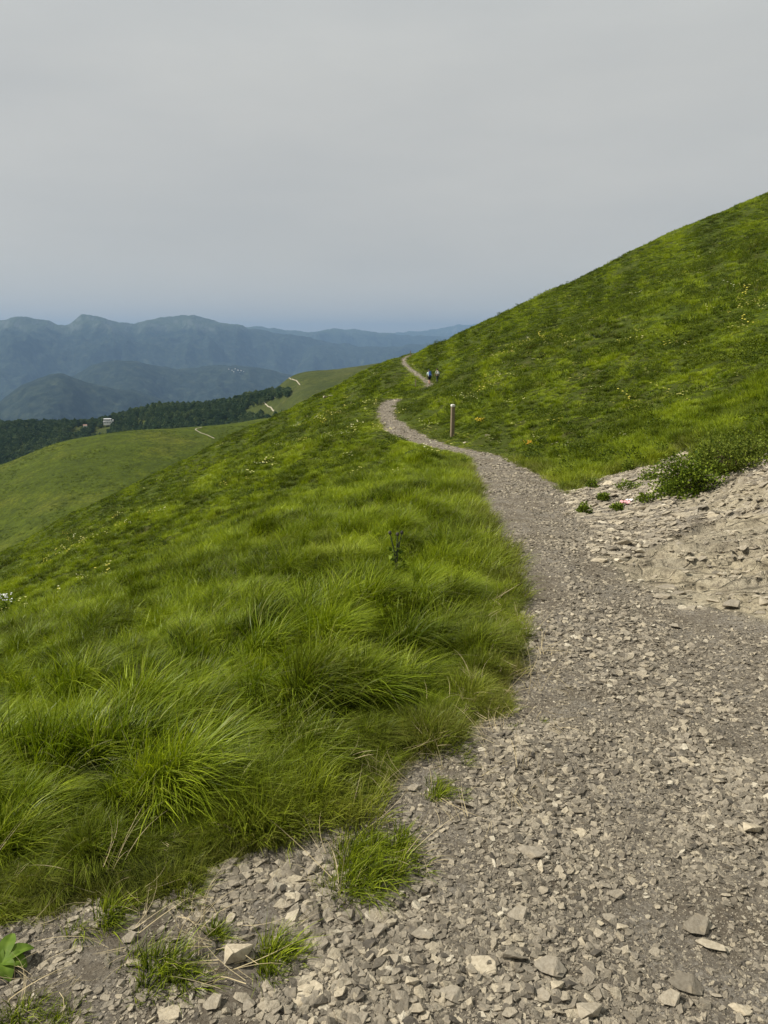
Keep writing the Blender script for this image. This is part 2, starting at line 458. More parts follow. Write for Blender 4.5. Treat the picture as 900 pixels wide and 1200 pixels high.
def scatter(name, pts, rot, scl, idx, coll, extra, kind='stuff', parent=None, **props):
    at_ = {'rot': ('FLOAT_VECTOR', rot.astype(np.float32)), 'scl': ('FLOAT_VECTOR', scl.astype(np.float32)), 'idx': ('INT', idx.astype(np.int32))}
    for k_, v_ in extra.items(): at_[k_] = ('FLOAT', v_.astype(np.float32))
    me = mesh_np(name, pts, [], None, attrs=at_)
    o = obj(name, me, parent, kind=kind, **props)
    ng = bpy.data.node_groups.new(name + '_scatter', 'GeometryNodeTree')
    ng.interface.new_socket('Geometry', in_out='INPUT', socket_type='NodeSocketGeometry')
    ng.interface.new_socket('Geometry', in_out='OUTPUT', socket_type='NodeSocketGeometry')
    nd = ng.nodes; lk = ng.links.new
    gi = nd.new('NodeGroupInput'); go = nd.new('NodeGroupOutput')
    ci = nd.new('GeometryNodeCollectionInfo'); ci.inputs['Collection'].default_value = coll
    ci.inputs['Separate Children'].default_value = True; ci.inputs['Reset Children'].default_value = True
    ip = nd.new('GeometryNodeInstanceOnPoints'); ip.inputs['Pick Instance'].default_value = True
    def na(nm, dt):
        n = nd.new('GeometryNodeInputNamedAttribute'); n.data_type = dt; n.inputs['Name'].default_value = nm; return n.outputs['Attribute']
    e2r = nd.new('FunctionNodeEulerToRotation')
    lk(na('rot', 'FLOAT_VECTOR'), e2r.inputs[0]); lk(e2r.outputs[0], ip.inputs['Rotation'])
    lk(na('scl', 'FLOAT_VECTOR'), ip.inputs['Scale']); lk(na('idx', 'INT'), ip.inputs['Instance Index'])
    lk(gi.outputs[0], ip.inputs['Points']); lk(ci.outputs[0], ip.inputs['Instance']); lk(ip.outputs[0], go.inputs[0])
    md = o.modifiers.new('scatter', 'NODES'); md.node_group = ng
    return o

# ------------------------------------------------------------------ grass
def blades(n, rad, L, w, segs, out_lean, wind, seed, wind_dir=(1, -.25), lvar=.45):
    """n blades growing in a disc; returns verts, quads, t"""
    rg = np.random.default_rng(seed)
    ph = rg.uniform(0, 2 * np.pi, n); rr = rad * np.sqrt(rg.uniform(0, 1, n))
    bx, by = rr * np.cos(ph), rr * np.sin(ph)
    ln = L * rg.uniform(1 - lvar, 1 + lvar * .6, n)
    dx = np.cos(ph) * rr / max(rad, 1e-6) * out_lean + rg.normal(0, .22, n) + wind_dir[0] * wind * rg.uniform(.4, 1.4, n)
    dy = np.sin(ph) * rr / max(rad, 1e-6) * out_lean + rg.normal(0, .22, n) + wind_dir[1] * wind * rg.uniform(.4, 1.4, n)
    fa = rg.uniform(0, np.pi, n); ww = w * rg.uniform(.6, 1.25, n)
    V = []; T = []
    for s in range(segs + 1):
        t = s / segs
        m = np.hypot(dx, dy)
        bend = np.minimum(m, 1.25)
        hor = ln * (.25 * t + .85 * t ** 2.2) * bend * .8
        ver = ln * (t - .42 * bend * t ** 2.4)
        cx = bx + dx / (m + 1e-6) * hor; cy = by + dy / (m + 1e-6) * hor
        wd = ww * (1 - t ** 1.8 * .92) * .5
        ox, oy = np.cos(fa) * wd, np.sin(fa) * wd
        V.append(np.stack([cx - ox, cy - oy, ver - .02], 1)); V.append(np.stack([cx + ox, cy + oy, ver - .02], 1))
        T.append(np.full(n, t)); T.append(np.full(n, t))
    V = np.stack(V, 1); T = np.stack(T, 1)                       # n, 2(segs+1), 3
    k = 2 * (segs + 1)
    q = np.array([[2 * s, 2 * s + 1, 2 * s + 3, 2 * s + 2] for s in range(segs)])
    Fq = (np.arange(n)[:, None, None] * k + q[None]).reshape(-1, 4)
    R_ = np.repeat(rg.uniform(0, 1, n), k)
    return V.reshape(-1, 3), Fq, T.ravel(), R_

def grass_material(name, inst=True, dark=(.010, .026, .001), mid=(.078, .130, .002), light=(.270, .330, .014), dry=(.27, .25, .07), transl=.25):
    m, nt, out = new_mat(name); k = N(nt)
    P = k.pos()
    t = k.attr('blade_t').outputs['Fac']; rnd = k.attr('blade_r').outputs['Fac']
    big = k.noise(.16, P, 5, .6); med = k.noise(1.1, P, 4, .6)
    if inst:
        dryf = k.attr('dry', 'INSTANCER').outputs['Fac']; tint = k.attr('tint', 'INSTANCER').outputs['Fac']
    else:
        dryf = k.math('MULTIPLY', rnd, .15); tint = k.math('MULTIPLY', rnd, 1.)
    f = k.math('ADD', k.math('MULTIPLY', big, .55), k.math('MULTIPLY', med, .35))
    f = k.math('ADD', f, k.math('MULTIPLY', k.math('SUBTRACT', tint, .5), .75))
    f = k.math('ADD', f, k.math('MULTIPLY', k.math('SUBTRACT', rnd, .5), .30))
    c = k.ramp(f, [(.22, dark), (.47, mid), (.76, light)])
    c = k.mix(k.math('MULTIPLY', k.math('POWER', t, 3.), .5), c, tuple(min(1, a * 1.35) for a in light))  # yellower tips, paled further to paint highlights into the blade colour
    dd = k.math('ADD', dryf, k.math('MULTIPLY', k.math('GREATER_THAN', rnd, .94), .55))
    c = k.mix(k.math('MINIMUM', dd, 1.), c, dry)
    d = k.add('ShaderNodeBsdfPrincipled'); k.l(c, d.inputs['Base Color']); d.inputs['Roughness'].default_value = .40
    d.inputs['Specular IOR Level'].default_value = .13
    tr = k.add('ShaderNodeBsdfTranslucent'); k.l(k.mix(1., c, (1.2, 1.2, .4), 'MULTIPLY'), tr.inputs['Color'])
    mx = k.add('ShaderNodeMixShader'); mx.inputs[0].default_value = transl
    k.l(d.outputs[0], mx.inputs[1]); k.l(tr.outputs[0], mx.inputs[2]); k.l(mx.outputs[0], out.inputs[0])
    return m
M_GRASS = grass_material('grass_blade')
M_TUFT = grass_material('tuft_blade', inst=False)

def blade_mesh(name, mat, *a, **kw):
    V, Fq, T, R_ = blades(*a, **kw)
    return mesh_np(name, V, Fq, mat, True, {'blade_t': ('FLOAT', T.astype(np.float32)), 'blade_r': ('FLOAT', R_.astype(np.float32))})

near_m = [blade_mesh('turf', M_GRASS, 70, .060, .235, .0052, 5, .55, wnd * 1.35, 100 + i, lvar=.5) for i, wnd in enumerate((.3, .5, .7, .9, .55, .75))]
short_m = [blade_mesh('turf_short', M_GRASS, 70, .075, .11, .0032, 3, .7, .15, 140 + i) for i in range(4)]
mid_m = [blade_mesh('turf_mid', M_GRASS, 64, .10, .125, .0085, 3, .7, wnd * 1.2, 160 + i) for i, wnd in enumerate((.3, .6, .9, .5))]
far_m = [blade_mesh('turf_far', M_GRASS, 60, .24, .19, .018, 3, .75, wnd, 180 + i) for i, wnd in enumerate((.3, .6, .8, .45))]
vfar_m = [blade_mesh('turf_vfar', M_GRASS, 56, .50, .26, .045, 2, .7, wnd, 190 + i) for i, wnd in enumerate((.3, .6, .8))]
GC = proto_collection('turf', near_m + short_m + mid_m + far_m + vfar_m)
i0 = np.cumsum([0, len(near_m), len(short_m), len(mid_m), len(far_m), len(vfar_m)])

def wedge(n, r0, r1, azmax=44, power=1.0):
    """uniform-ish points in a wedge in front of the camera"""
    u = RNG.uniform(0, 1, n)
    r = np.sqrt(r0 * r0 + u * (r1 * r1 - r0 * r0)) if power == 1.0 else r0 * (r1 / r0) ** u
    a = np.radians(RNG.uniform(-azmax, azmax, n))
    return r * np.sin(a), r * np.cos(a)

def make_grass():
    P_, R_, S_, I_, D_, T_ = [], [], [], [], [], []
    def put(x, y, lo, hi, scale, tilt=.15, spread=.7, keep_edge=.0, dryk=1.0, zadd=0):
        z, g, p, r, e = ground(x, y, True)
        ok = (g > .5) & (e > keep_edge)
        # thin the turf out beside the rock and the path
        x, y, z, e = x[ok], y[ok], z[ok], e[ok]; scale = scale[ok]
        n = len(x)
        sw = 1.5 * noise(x / .75, y / .75, 88) * (np.hypot(x, y) < 20)
        P_.append(np.stack([x, y, z + zadd], 1))
        gx = (hmid(x + .05, y) - hmid(x - .05, y)) / .1; gy = (hmid(x, y + .05) - hmid(x, y - .05)) / .1
        rot = np.stack([RNG.normal(0, tilt, n) + gy * .35, RNG.normal(0, tilt, n) - gx * .35, RNG.normal(0, spread, n) + sw], 1)
        R_.append(rot)
        S_.append(scale)
        I_.append(RNG.integers(lo, hi, n))
        dn = fbm(x / 1.3, y / 1.3, 71, 3)
        dry = np.clip(.50 * np.exp(-np.maximum(e, 0) / .16) * dryk + sstep(.45, .9, dn) * .25 + .05, 0, 1) * RNG.uniform(.3, 1.2, n)
        D_.append(np.clip(dry, 0, 1)); T_.append(np.clip(.5 + .55 * fbm(x / (.5 + .03 * np.hypot(x, y)), y / (.5 + .04 * np.hypot(x, y)), 73, 3) + RNG.normal(0, .24, n), 0, 1))
    def hs(x, y, base, e=None):
        bil = np.abs(noise(x / .62 + .3 * noise(x / .4, y / .4, 27), y / .50, 21)); bil2 = np.abs(noise(x / 1.25, y / .95, 29))
        cl = (.40 + .8 * sstep(-.3, .5, noise(x / .21, y / .26, 81)) + .35 * noise(x / .8, y / .8, 82)) * (.45 + .75 * sstep(0, .30, np.minimum(bil, bil2 * 1.2)))
        return np.clip(base * cl, base * .25, base * 1.6)
    def ledge(x, y):
        e = np.maximum(smooth_interp(_PY2, _PL2, y) - x, x - smooth_interp(_PY2, _PR2, y))
        v = (np.abs(x - .058 * y) < 2.6) & (y > 40) & (y < 90)
        w = np.where(y < 30, 1.2, 2.2)
        return (.35 + .65 * sstep(.1, 1, e / w)) * np.where(v, .6, 1)
    # nearest: long turf with clumps
    x, y = wedge(27000, 1.0, 8.5, 68)
    z, g, p, r, e = ground(x, y, True)
    s = hs(x, y, 1.0) * (.22 + .78 * sstep(.10, .55, e)) * (1 - .42 * sstep(2.8, 5.5, np.hypot(x, y))) * np.where(x > 1.2, .55, 1.0)
    put(x, y, i0[0], i0[1], np.stack([s * .6 + .4, s * .6 + .4, s], 1), keep_edge=.05)
    # short turf on the margin
    x, y = wedge(30000, 1.0, 9, 68); z, g, p, r, e = ground(x, y, True); k = (e < .7)
    x, y = x[k], y[k]; s = np.clip(hs(x, y, 1.0), .5, 1.3)
    put(x, y, i0[1], i0[2], np.stack([s, s, s], 1), keep_edge=-.02)
    x, y = wedge(11000, 1.0, 3.6, 68); z, g, p, r, e = ground(x, y, True); k = (e < .45)
    x, y = x[k], y[k]; s = np.clip(hs(x, y, .9), .4, 1.1)
    put(x, y, i0[1], i0[2], np.stack([s, s, s], 1), keep_edge=-.03, dryk=1.25)
    x, y = wedge(16000, 5, 15, 44); s = RNG.uniform(.8, 1.5, len(x))
    put(x, y, i0[1], i0[2], np.stack([s * 1.3, s * 1.3, s], 1))
    x, y = wedge(62000, 7.5, 32, 47)
    s = np.clip(.35 + 1.1 * sstep(-.3, .45, noise(x / .45, y / .60, 85)) + .45 * noise(x / 1.6, y / 2.0, 86), .5, 2.0) * ledge(x, y) * np.where(x > smooth_interp(_PY2, _PR2, y), .62, 1.0)
    put(x, y, i0[2], i0[3], np.stack([s * .6 + .4, s * .6 + .4, s], 1))
    x, y = wedge(62000, 28, 90, 40)
    s = .75 + .8 * fbm(x / 1.7, y / 2.2, 83, 2); s = np.clip(s, .25, 1.5) * ledge(x, y)
    put(x, y, i0[3], i0[4], np.stack([s * .4 + .6, s * .4 + .6, s], 1))
    x, y = wedge(60000, 80, 165, 40)
    s = .75 + .8 * fbm(x / 3.2, y / 4.0, 84, 2); s = np.clip(s, .25, 1.5) * ledge(x, y)
    put(x, y, i0[4], i0[5], np.stack([s * .3 + .7, s * .3 + .7, s], 1))
    scatter('grass', np.concatenate(P_), np.concatenate(R_), np.concatenate(S_), np.concatenate(I_), GC,
            {'dry': np.concatenate(D_), 'tint': np.concatenate(T_)},
            label='long green meadow grass bending in the wind on both sides of the path', category='grass')
make_grass()

# ------------------------------------------------------------------ stones
def shard(rg, n=13, flat=.34, asp=.72):
    bm = bmesh.new()
    for _ in range(n):
        a = rg.uniform(0, 2 * math.pi); rr = rg.uniform(.62, 1.0)
        bm.verts.new((math.cos(a) * rr * .5, math.sin(a) * rr * .5 * asp, rg.uniform(-.5, .5) * flat * (1.15 - .3 * rr)))
    bmesh.ops.convex_hull(bm, input=bm.verts)
    bmesh.ops.delete(bm, geom=[v for v in bm.verts if not v.link_faces], context='VERTS')
    return bm

def stone_material(name, inst):
    m, nt, out = new_mat(name); k = N(nt)
    tc = k.add('ShaderNodeTexCoord').outputs['Object']
    if inst: f = k.attr('tone', 'INSTANCER').outputs['Fac']
    else: f = k.attr('tone', 'OBJECT').outputs['Fac']
    c = k.ramp(f, [(.0, (.10, .087, .068)), (.3, (.195, .168, .124)), (.52, (.305, .265, .20)), (.74, (.40, .345, .25)), (.88, (.46, .395, .28)), (1., (.56, .50, .38))])
    n = k.noise(4 if inst else 9, tc, 8, .7)
    c = k.mix(k.ramp(n, [(.35, .75), (.6, 0.)]), c, k.mix(1., c, (.55, .52, .48), 'MULTIPLY'))
    n2 = k.noise(2.2, tc, 3)
    c = k.mix(k.ramp(n2, [(.55, 0.), (.75, .5)]), c, (.30, .235, .145))
    nrm = k.bump(n, .5, .006 if not inst else .05)
    k.l(k.princ(c, .85, nrm, .3), out.inputs[0]); return m
M_STONE_I = stone_material('gravel_stone', True)
M_STONE = stone_material('loose_stone', False)

def bm_mesh(bm, name, mat, smooth=False):
    me = bpy.data.meshes.new(name); bmesh.ops.recalc_face_normals(bm, faces=bm.faces); bm.to_mesh(me); bm.free()
    if mat: me.materials.append(mat)
    if smooth:
        me.polygons.foreach_set('use_smooth', np.ones(len(me.polygons), bool))
    return me
rg = random.Random(3)
gravel_meshes = [bm_mesh(shard(rg, 12, rg.uniform(.2, .5), rg.uniform(.5, .95)), 'chip', M_STONE_I) for _ in range(14)]
KC = proto_collection('gravel_chip', gravel_meshes)

def make_gravel():
    P_, R_, S_, I_, T_ = [], [], [], [], []
    def put(n, r0, r1, smin, smax, az, rockk=.35, pw=2.2):
        x, y = wedge(n, r0, r1, az)
        z, g, p, r, e = ground(x, y, True)
        dn = fbm(x / .33, y / .33, 91, 3) + .6 * fbm(x / 1.1, y / 1.1, 92, 2)
        keep = (RNG.uniform(0, 1, n) < np.clip(.95 + .7 * dn, .42, 1) * np.where((x < -.30) & (y < 2.0), np.clip(.42 + 1.1 * fbm(x / .22, y / .22, 97, 2), .06, 1), 1)) & ((p > .35) | ((r > .5) & (RNG.uniform(0, 1, n) < (1.15 - cream(x, y)) * np.clip(.65 + 1.3 * fbm(x / .8, y / .8, 95, 2), 0.05, 1))))
        # thinner at the grassy corner
        x, y, z = x[keep], y[keep], z[keep]; n = len(x)
        s = smin * (smax / smin) ** (RNG.uniform(0, 1, n) ** pw)
        s = s * np.clip(1 + .75 * fbm(x / .8, y / 1.1, 96, 2), .55, 1.7)
        P_.append(np.stack([x, y, z + s * .03], 1))
        R_.append(np.stack([RNG.normal(0, .24, n), RNG.normal(0, .24, n), RNG.uniform(0, 6.28, n)], 1))
        S_.append(np.stack([s, s, s * RNG.uniform(.7, 1.3, n)], 1)); I_.append(RNG.integers(0, 14, n))
        T_.append(np.clip(RNG.normal(.48, .24, n) + .14 * r[keep], 0, 1))
    put(200000, .8, 3.2, .005, .016, 70, pw=1.5)
    put(175000, .8, 3.0, .009, .052, 70, pw=2.7)
    put(170000, 2.8, 7.5, .008, .022, 52, pw=1.5)
    put(160000, 2.8, 6.5, .011, .058, 54, pw=2.3)
    put(130000, 6, 13, .014, .06, 32, pw=2.2)
    put(90000, 12, 46, .045, .12, 18, rockk=1)
    put(60000, 46, 140, .12, .3, 10)
    for cnt, s0, s1 in ((6500, .035, .11), (700, .09, .24)):          # broken plates over the bank
        x, y = wedge(cnt * 9, 4, 12, 42); z, g, p, r, e = ground(x, y, True); c_ = cream(x, y)
        keep = (r > .6) & (RNG.uniform(0, 1, len(x)) < .8 - .68 * c_)
        x, y, z, c_ = x[keep], y[keep], z[keep], c_[keep]; n = len(x); s = s0 * (s1 / s0) ** (RNG.uniform(0, 1, n) ** 2)
        gx = (hmid(x + .1, y) - hmid(x - .1, y)) / .2; gy = (hmid(x, y + .1) - hmid(x, y - .1)) / .2
        P_.append(np.stack([x, y, z - s * .03], 1)); R_.append(np.stack([gy + RNG.normal(0, .13, n), -gx + RNG.normal(0, .13, n), RNG.normal(0, .6, n)], 1))
        S_.append(np.stack([s * 1.25, s, s * .8], 1)); I_.append(RNG.integers(0, 14, n)); T_.append(np.clip(RNG.normal(.66, .17, n) + .10 * c_, 0, 1))
    scatter('gravel', np.concatenate(P_), np.concatenate(R_), np.concatenate(S_), np.concatenate(I_), KC, {'tone': np.concatenate(T_)},
            label='crushed grey and tan slate gravel covering the path and bank', category='gravel')
make_gravel()

def slab_mesh(seed, flat=.3, asp=.75, pts=11):
    """a weathered angular stone, about 1 long"""
    r_ = random.Random(seed)
    bm = shard(r_, pts, flat, asp)
    bmesh.ops.dissolve_limit(bm, angle_limit=.25, verts=bm.verts, edges=bm.edges)
    bmesh.ops.bevel(bm, geom=bm.edges[:] + bm.verts[:], offset=.022, segments=2, affect='EDGES', profile=.6)
    bmesh.ops.triangulate(bm, faces=bm.faces)
    bmesh.ops.subdivide_edges(bm, edges=[e for e in bm.edges if e.calc_length() > .12], cuts=2, use_grid_fill=True)
    bmesh.ops.triangulate(bm, faces=bm.faces)
    for v in bm.verts:
        p = np.array(v.co) * 4
        v.co += Vector((r_.uniform(-1, 1), r_.uniform(-1, 1), r_.uniform(-1, 1))) * .006 + Vector((0, 0, float(noise(p[0] + seed, p[1] + p[2], 3)) * .02))
    me = bm_mesh(bm, 'stone', M_STONE)
    return me
SLABS = [slab_mesh(200 + i, fl, asp) for i, (fl, asp) in enumerate([(.22, .8), (.3, .7), (.42, .85), (.25, .55), (.5, .9), (.35, .65), (.2, .9), (.3, .45)])]
THICK = [0.0] * len(SLABS)
for i, me in enumerate(SLABS):
    co = np.array([v.co for v in me.vertices]); THICK[i] = co[:, 2].min()

def stone(px, py, wpx, var, tone, label, group=None, rz=None, name='stone', zs=1.0, sink=.08, tilt=(0, 0)):
    x, y = unproj(px, py)
    dep = y * CP - (gz(x, y) - CAM[2]) * SP
    s = wpx / F * dep * 1.08
    o = bpy.data.objects.new(name, SLABS[var]); link(o)
    o.location = (x, y, gz(x, y) - THICK[var] * s * zs * (1 - sink)); o.scale = (s, s, s * zs)
    o.rotation_euler = (tilt[0] - random.uniform(0, .08), tilt[1] + random.uniform(-.08, .08), random.uniform(-.5, .5) if rz is None else rz)
    o['tone'] = tone; o['label'] = label; o['category'] = 'stone'
    if group: o['group'] = group
    return o

NAMED = [
 (278, 1123, 42, 4, .86, 'pale squarish stone standing proud beside a small green grass tuft', .3),
 (357, 1168, 58, 0, .84, 'large flat tan slab lying below the pale squarish stone', -.3),
 (250, 1180, 24, 2, .62, 'small light grey stone just below the pale squarish stone', .5),
 (198, 1193, 36, 0, .78, 'tan flat stone cut off by the bottom edge under the grassy corner', .0),
 (325, 1186, 22, 5, .45, 'grey stone lying between the flat tan slab and the pale squarish stone', 1.2),
 (152, 1105, 18, 2, .5, 'grey stone on bare soil among dry stalks at the long grass', .4),
 (92, 1160, 17, 6, .5, 'grey round-cornered stone in the gravel pocket near the broad leaves', .4),
 (622, 1002, 42, 3, .45, 'long grey stone on the path upslope of a cluster of chips', -.45),
 (880, 972, 27, 4, .85, 'rounded tan stone next to a flat grey one at the far side of the path', 0),
 (857, 966, 20, 1, .5, 'flat grey stone touching the rounded tan one', -.6),
 (607, 1076, 26, 2, .55, 'light grey blocky stone in the middle of the path', .2),
 (495, 1098, 30, 6, .5, 'flat oval grey stone alone on a brown dirt patch', -.1),
 (562, 1139, 50, 0, .8, 'broad tan slab half sunk in the gravel, largest of the lower path', -.5),
 (605, 1129, 36, 5, .4, 'thick grey stone touching the far corner of the broad tan slab', .1),
 (645, 1139, 44, 1, .5, 'wide light grey stone beside the thick grey one', -.15),
 (689, 1187, 38, 4, .6, 'rounded grey stone cut by the bottom edge of the path', .3),
 (817, 1089, 34, 2, .35, 'dark lumpy grey stone with a long tan one below it', .1),
 (835, 1113, 42, 7, .72, 'long narrow tan stone below the dark lumpy one', -.4),
 (482, 1152, 20, 4, .8, 'small cream stone near the broad tan slab', 0),
 (530, 1168, 34, 1, .52, 'pale grey flat stone below the broad tan slab', -.3),
 (677, 948, 18, 6, .3, 'bluish dark grey stone in the middle of the path', 0),
 (679, 977, 28, 0, .88, 'cream flat stone just below the bluish dark grey one', .2),
 (545, 945, 26, 5, .45, 'weathered grey stone by the grass patch at the path edge', -.2),
 (868, 1187, 30, 3, .84, 'elongated cream stone at the lower corner of the path', -.5),
 (805, 1156, 46, 1, .25, 'dark grey slate slab among pale chips low on the path', -.2),
 (785, 1173, 27, 2, .62, 'light stone just below the dark grey slate slab', 0),
 (455, 1120, 22, 0, .72, 'tan stone at the rim of the brown dirt patch', .8),
 (472, 1183, 22, 2, .28, 'bluish grey angular stone at the bottom edge of the path', .6),
 (652, 1158, 20, 4, .82, 'small tan cube-like stone below the wide light grey one', .3),
 (715, 1075, 22, 1, .5, 'flat grey stone with a pointed end halfway across the path', -.7),
 (727, 656, 20, 4, .97, 'cream blocky stone at the foot of the bare rock bank', 0),
 (703, 660, 24, 3, .8, 'thin flat stone just beside the cream blocky one', 0),
 (782, 681, 32, 0, .45, 'grey flat slab casting a dark shadow at the foot of the rock', -.1),
 (777, 700, 26, 3, .6, 'thin tan slab on gravel below the rock', .1),
 (858, 713, 22, 2, .5, 'angular grey stone with a dark front on the gravel', .1),
 (836, 705, 18, 7, .78, 'narrow tan stone behind the angular dark fronted one', -.4),
 (792, 733, 18, 1, .55, 'small flat light stone alone below the rock bank', 0),
 (896, 664, 12, 4, .75, 'tan stone lodged high on the bare cream rock', .2),
 (782, 579, 14, 5, .5, 'grey stone sitting right under the dense green shrub', 0),
 (840, 661, 10, 2, .25, 'small dark stone on the cream rock face', 0),
]
for (px, py, w, var, tone, lab, rz) in NAMED:
    stone(px, py, w, var, tone, lab, rz=rz, zs=1.6 if py == 1123 else 1.0 if w < 40 else .8)
# rubble of dark slate under the turf on the bank
for k in range(26):
    px = random.uniform(805, 905); py = 600 + (px - 800) * -.12 + random.uniform(-9, 9)
    stone(px, py, random.uniform(6, 13), random.choice((0, 1, 3, 5, 6)), random.uniform(.15, .5), 'dark broken slate piece in the rubble band across the bare rock bank',
          'slate pieces on the rock bank', name='slate_piece')
# bigger loose stones of the path, all alike
cnt = 0
while cnt < 190:
    py = 640 + 560 * random.random() ** .8; px = random.uniform(80, 899)
    x, y = unproj(px, py)
    z, g, p, r, e = ground(np.array([x]), np.array([y]), True)
    if p[0] < .9: continue
    stone(px, py, random.uniform(9, 22) * (.35 + .65 * (py - 600) / 600), random.randrange(8), random.gauss(.5, .17),
          'fist-sized flat slate stone lying loose in the gravel of the path', 'loose slate stones in the gravel', rz=random.uniform(0, 6.28), name='slate_stone')
    cnt += 1

# ------------------------------------------------------------------ far hills
def ridge_mesh(name, crest, ymin, ymax, front, back, rnd, mat, na=260, nr=150, rough=1.0, seed=0, geo=False):
    px = np.array([c[0] for c in crest], float)
    az = (px - 450) / F                      # x / y
    Yc = np.array([c[2] for c in crest], float)
    zc = np.array([at(c[0], c[1], c[2])[2] for c in crest]); zc = np.array([at(450, c[1], c[2])[2] for c in crest])
    def f(x, y):
        a = x / y
        yc = smooth_interp(az, Yc, a); z0 = smooth_interp(az, zc, a)
        d = y - yc
        fr = np.where(d < 0, front, back)
        z = z0 - fr * (np.sqrt(d * d + rnd * rnd) - rnd)
        return z + fbm(x / 90., y / 90., seed, 4) * 3.2 * rough + fbm(x / 18., y / 18., seed + 5, 3) * .5 * rough
    A = np.linspace(az[0], az[-1], na); Y = np.linspace(ymin, ymax, nr)
    AA, YY = np.meshgrid(A, Y)
    x = (AA * YY).ravel(); y = YY.ravel(); z = f(x, y)
    i = np.arange(nr - 1)[:, None] * na + np.arange(na - 1)[None, :]
    Fc = np.stack([i, i + na, i + na + 1, i + 1], 2).reshape(-1, 4)[:, ::-1]
    me = mesh_np(name, np.stack([x, y, z], 1), Fc, mat)
    obj(name, me, kind='structure')
    return f

def meadow_mat(name, a, b, c, sc):
    m, nt, out = new_mat(name); k = N(nt); P = k.pos()
    n = k.noise(sc, P, 8, .62); n2 = k.noise(sc * 7, P, 6, .7)
    col = k.ramp(n, [(.3, a), (.5, b), (.72, c)])
    n4 = k.noise(sc * 30, P, 6, .7); col = k.mix(k.ramp(n4, [(.38, .7), (.58, 0.)]), col, tuple(x * .55 for x in a))
    col = k.mix(k.ramp(n2, [(.35, .8), (.6, 0.)]), col, tuple(x * .6 for x in a))
    n3 = k.noise(.5, P, 4, .7)
    k.l(k.princ(col, .95, k.bump(n3, 1., .6), .1), out.inputs[0]); return m
M_SPUR = meadow_mat('spur_meadow', (.044, .062, .004), (.072, .096, .005), (.120, .125, .012), .03)
M_RIDGE = meadow_mat('ridge_meadow', (.042, .055, .010), (.062, .076, .013), (.095, .098, .024), .02)

SPUR = [(-420, 650, 300), (-150, 590, 320), (0, 543, 335), (60, 521, 345), (130, 507, 360), (230, 500, 385), (300, 491, 400), (360, 478, 420), (420, 460, 430), (520, 445, 440)]
f_spur = ridge_mesh('grassy_spur_hill', SPUR, 150, 520, .17, .55, 22, M_SPUR, seed=301, rough=.45)
FAR = [(-420, 520, 1050), (-100, 503, 1010), (0, 500, 990), (60, 499, 970), (120, 496, 955), (150, 489, 950), (185, 480, 930), (240, 479, 910), (280, 471, 885), (315, 461, 865),
       (345, 440.5, 850), (400, 431, 850), (450, 424, 850), (530, 416, 850)]
f_far = ridge_mesh('far_ridge_hill', FAR, 480, 1300, .13, .5, 60, M_RIDGE, seed=311, rough=.7)

# valley and mountains: one height field from 1.2 to 27 km
RIDGES = [  # crest polyline (px, py, Y), slope
    ([(-500, 520, 4700), (-100, 500, 4800), (0, 478, 5000), (40, 450, 5100), (72, 442, 5200), (105, 451, 5400), (160, 462, 5600), (220, 478, 5800), (300, 500, 6000)], .42),
    ([(-60, 490, 7600), (40, 462, 7300), (90, 440, 7200), (140, 421, 7200), (165, 424, 7300), (200, 434, 7500), (260, 429, 7800), (300, 432, 8000), (350, 441, 8200), (420, 455, 8600)], .40),
    ([(-500, 395, 9500), (-200, 380, 10000), (0, 377, 10600), (35, 372.5, 10800), (62, 376, 11000), (86, 382, 11200), (108, 371.5, 11500), (130, 369, 11600), (150, 374, 11700), (166, 377, 11900), (178, 374, 12000), (200, 372.5, 12200), (240, 371, 12500), (262, 377, 12700), (282, 381, 12900), (300, 386, 13200), (360, 396, 13600), (450, 412, 14000)], .38),
    ([(250, 386, 17500), (300, 383.5, 17800), (322, 385, 18000), (345, 388, 18000), (372, 388.5, 18000), (398, 385, 18200), (420, 388, 18500), (450, 391, 18800), (500, 393, 19000), (560, 395, 19000), (900, 392, 20000)], .30),
    ([(380, 406, 13000), (440, 407, 13500), (490, 405, 13800), (560, 400, 14200), (800, 398, 15000)], .30),
    ([(430, 394, 24000), (480, 390, 24500), (510, 386, 25000), (540, 381, 25500), (600, 384, 25500), (900, 388, 26000)], .3),
]
def f_mount(x, y):
    base = -1150 + 60 * fbm(x / 2500., y / 2500., 401, 3)
    out = base
    for j, (cr, sl) in enumerate(RIDGES):
        az = np.array([(c[0] - 450) / F for c in cr]); Yc = np.array([c[2] for c in cr], float)
        zc = np.array([at(450, c[1], c[2])[2] for c in cr])
        a = x / y
        yc = smooth_interp(az, Yc, a); z0 = smooth_interp(az, zc, a)
        fade = sstep(az[0] - .12, az[0], a) * (1 - sstep(az[-1], az[-1] + .12, a))
        d = y - yc
        wn = np.abs(d)
        sp = ridged(x / 1250. + d / 9000., y / 2600., 410 + j * 7, 6, .55) - .9          # spurs and gullies
        z = z0 - sl * (np.sqrt(d * d + 180. ** 2) - 180.) * (1 + .1 * sp) + sp * np.clip(12 + wn * .17, 0, 230) - (1 - fade) * 900
        z = z + fbm(x / 420., y / 420., 470 + j, 4) * 16 + fbm(x / 800., y / 800., 490 + j, 6, .62) * np.clip(z0 * .1 + 34, 10, 38)
        k_ = 45.0
        hh = np.clip(.5 + .5 * (z - out) / k_, 0, 1)
        out = out * (1 - hh) + z * hh + k_ * hh * (1 - hh) * .5
    return out
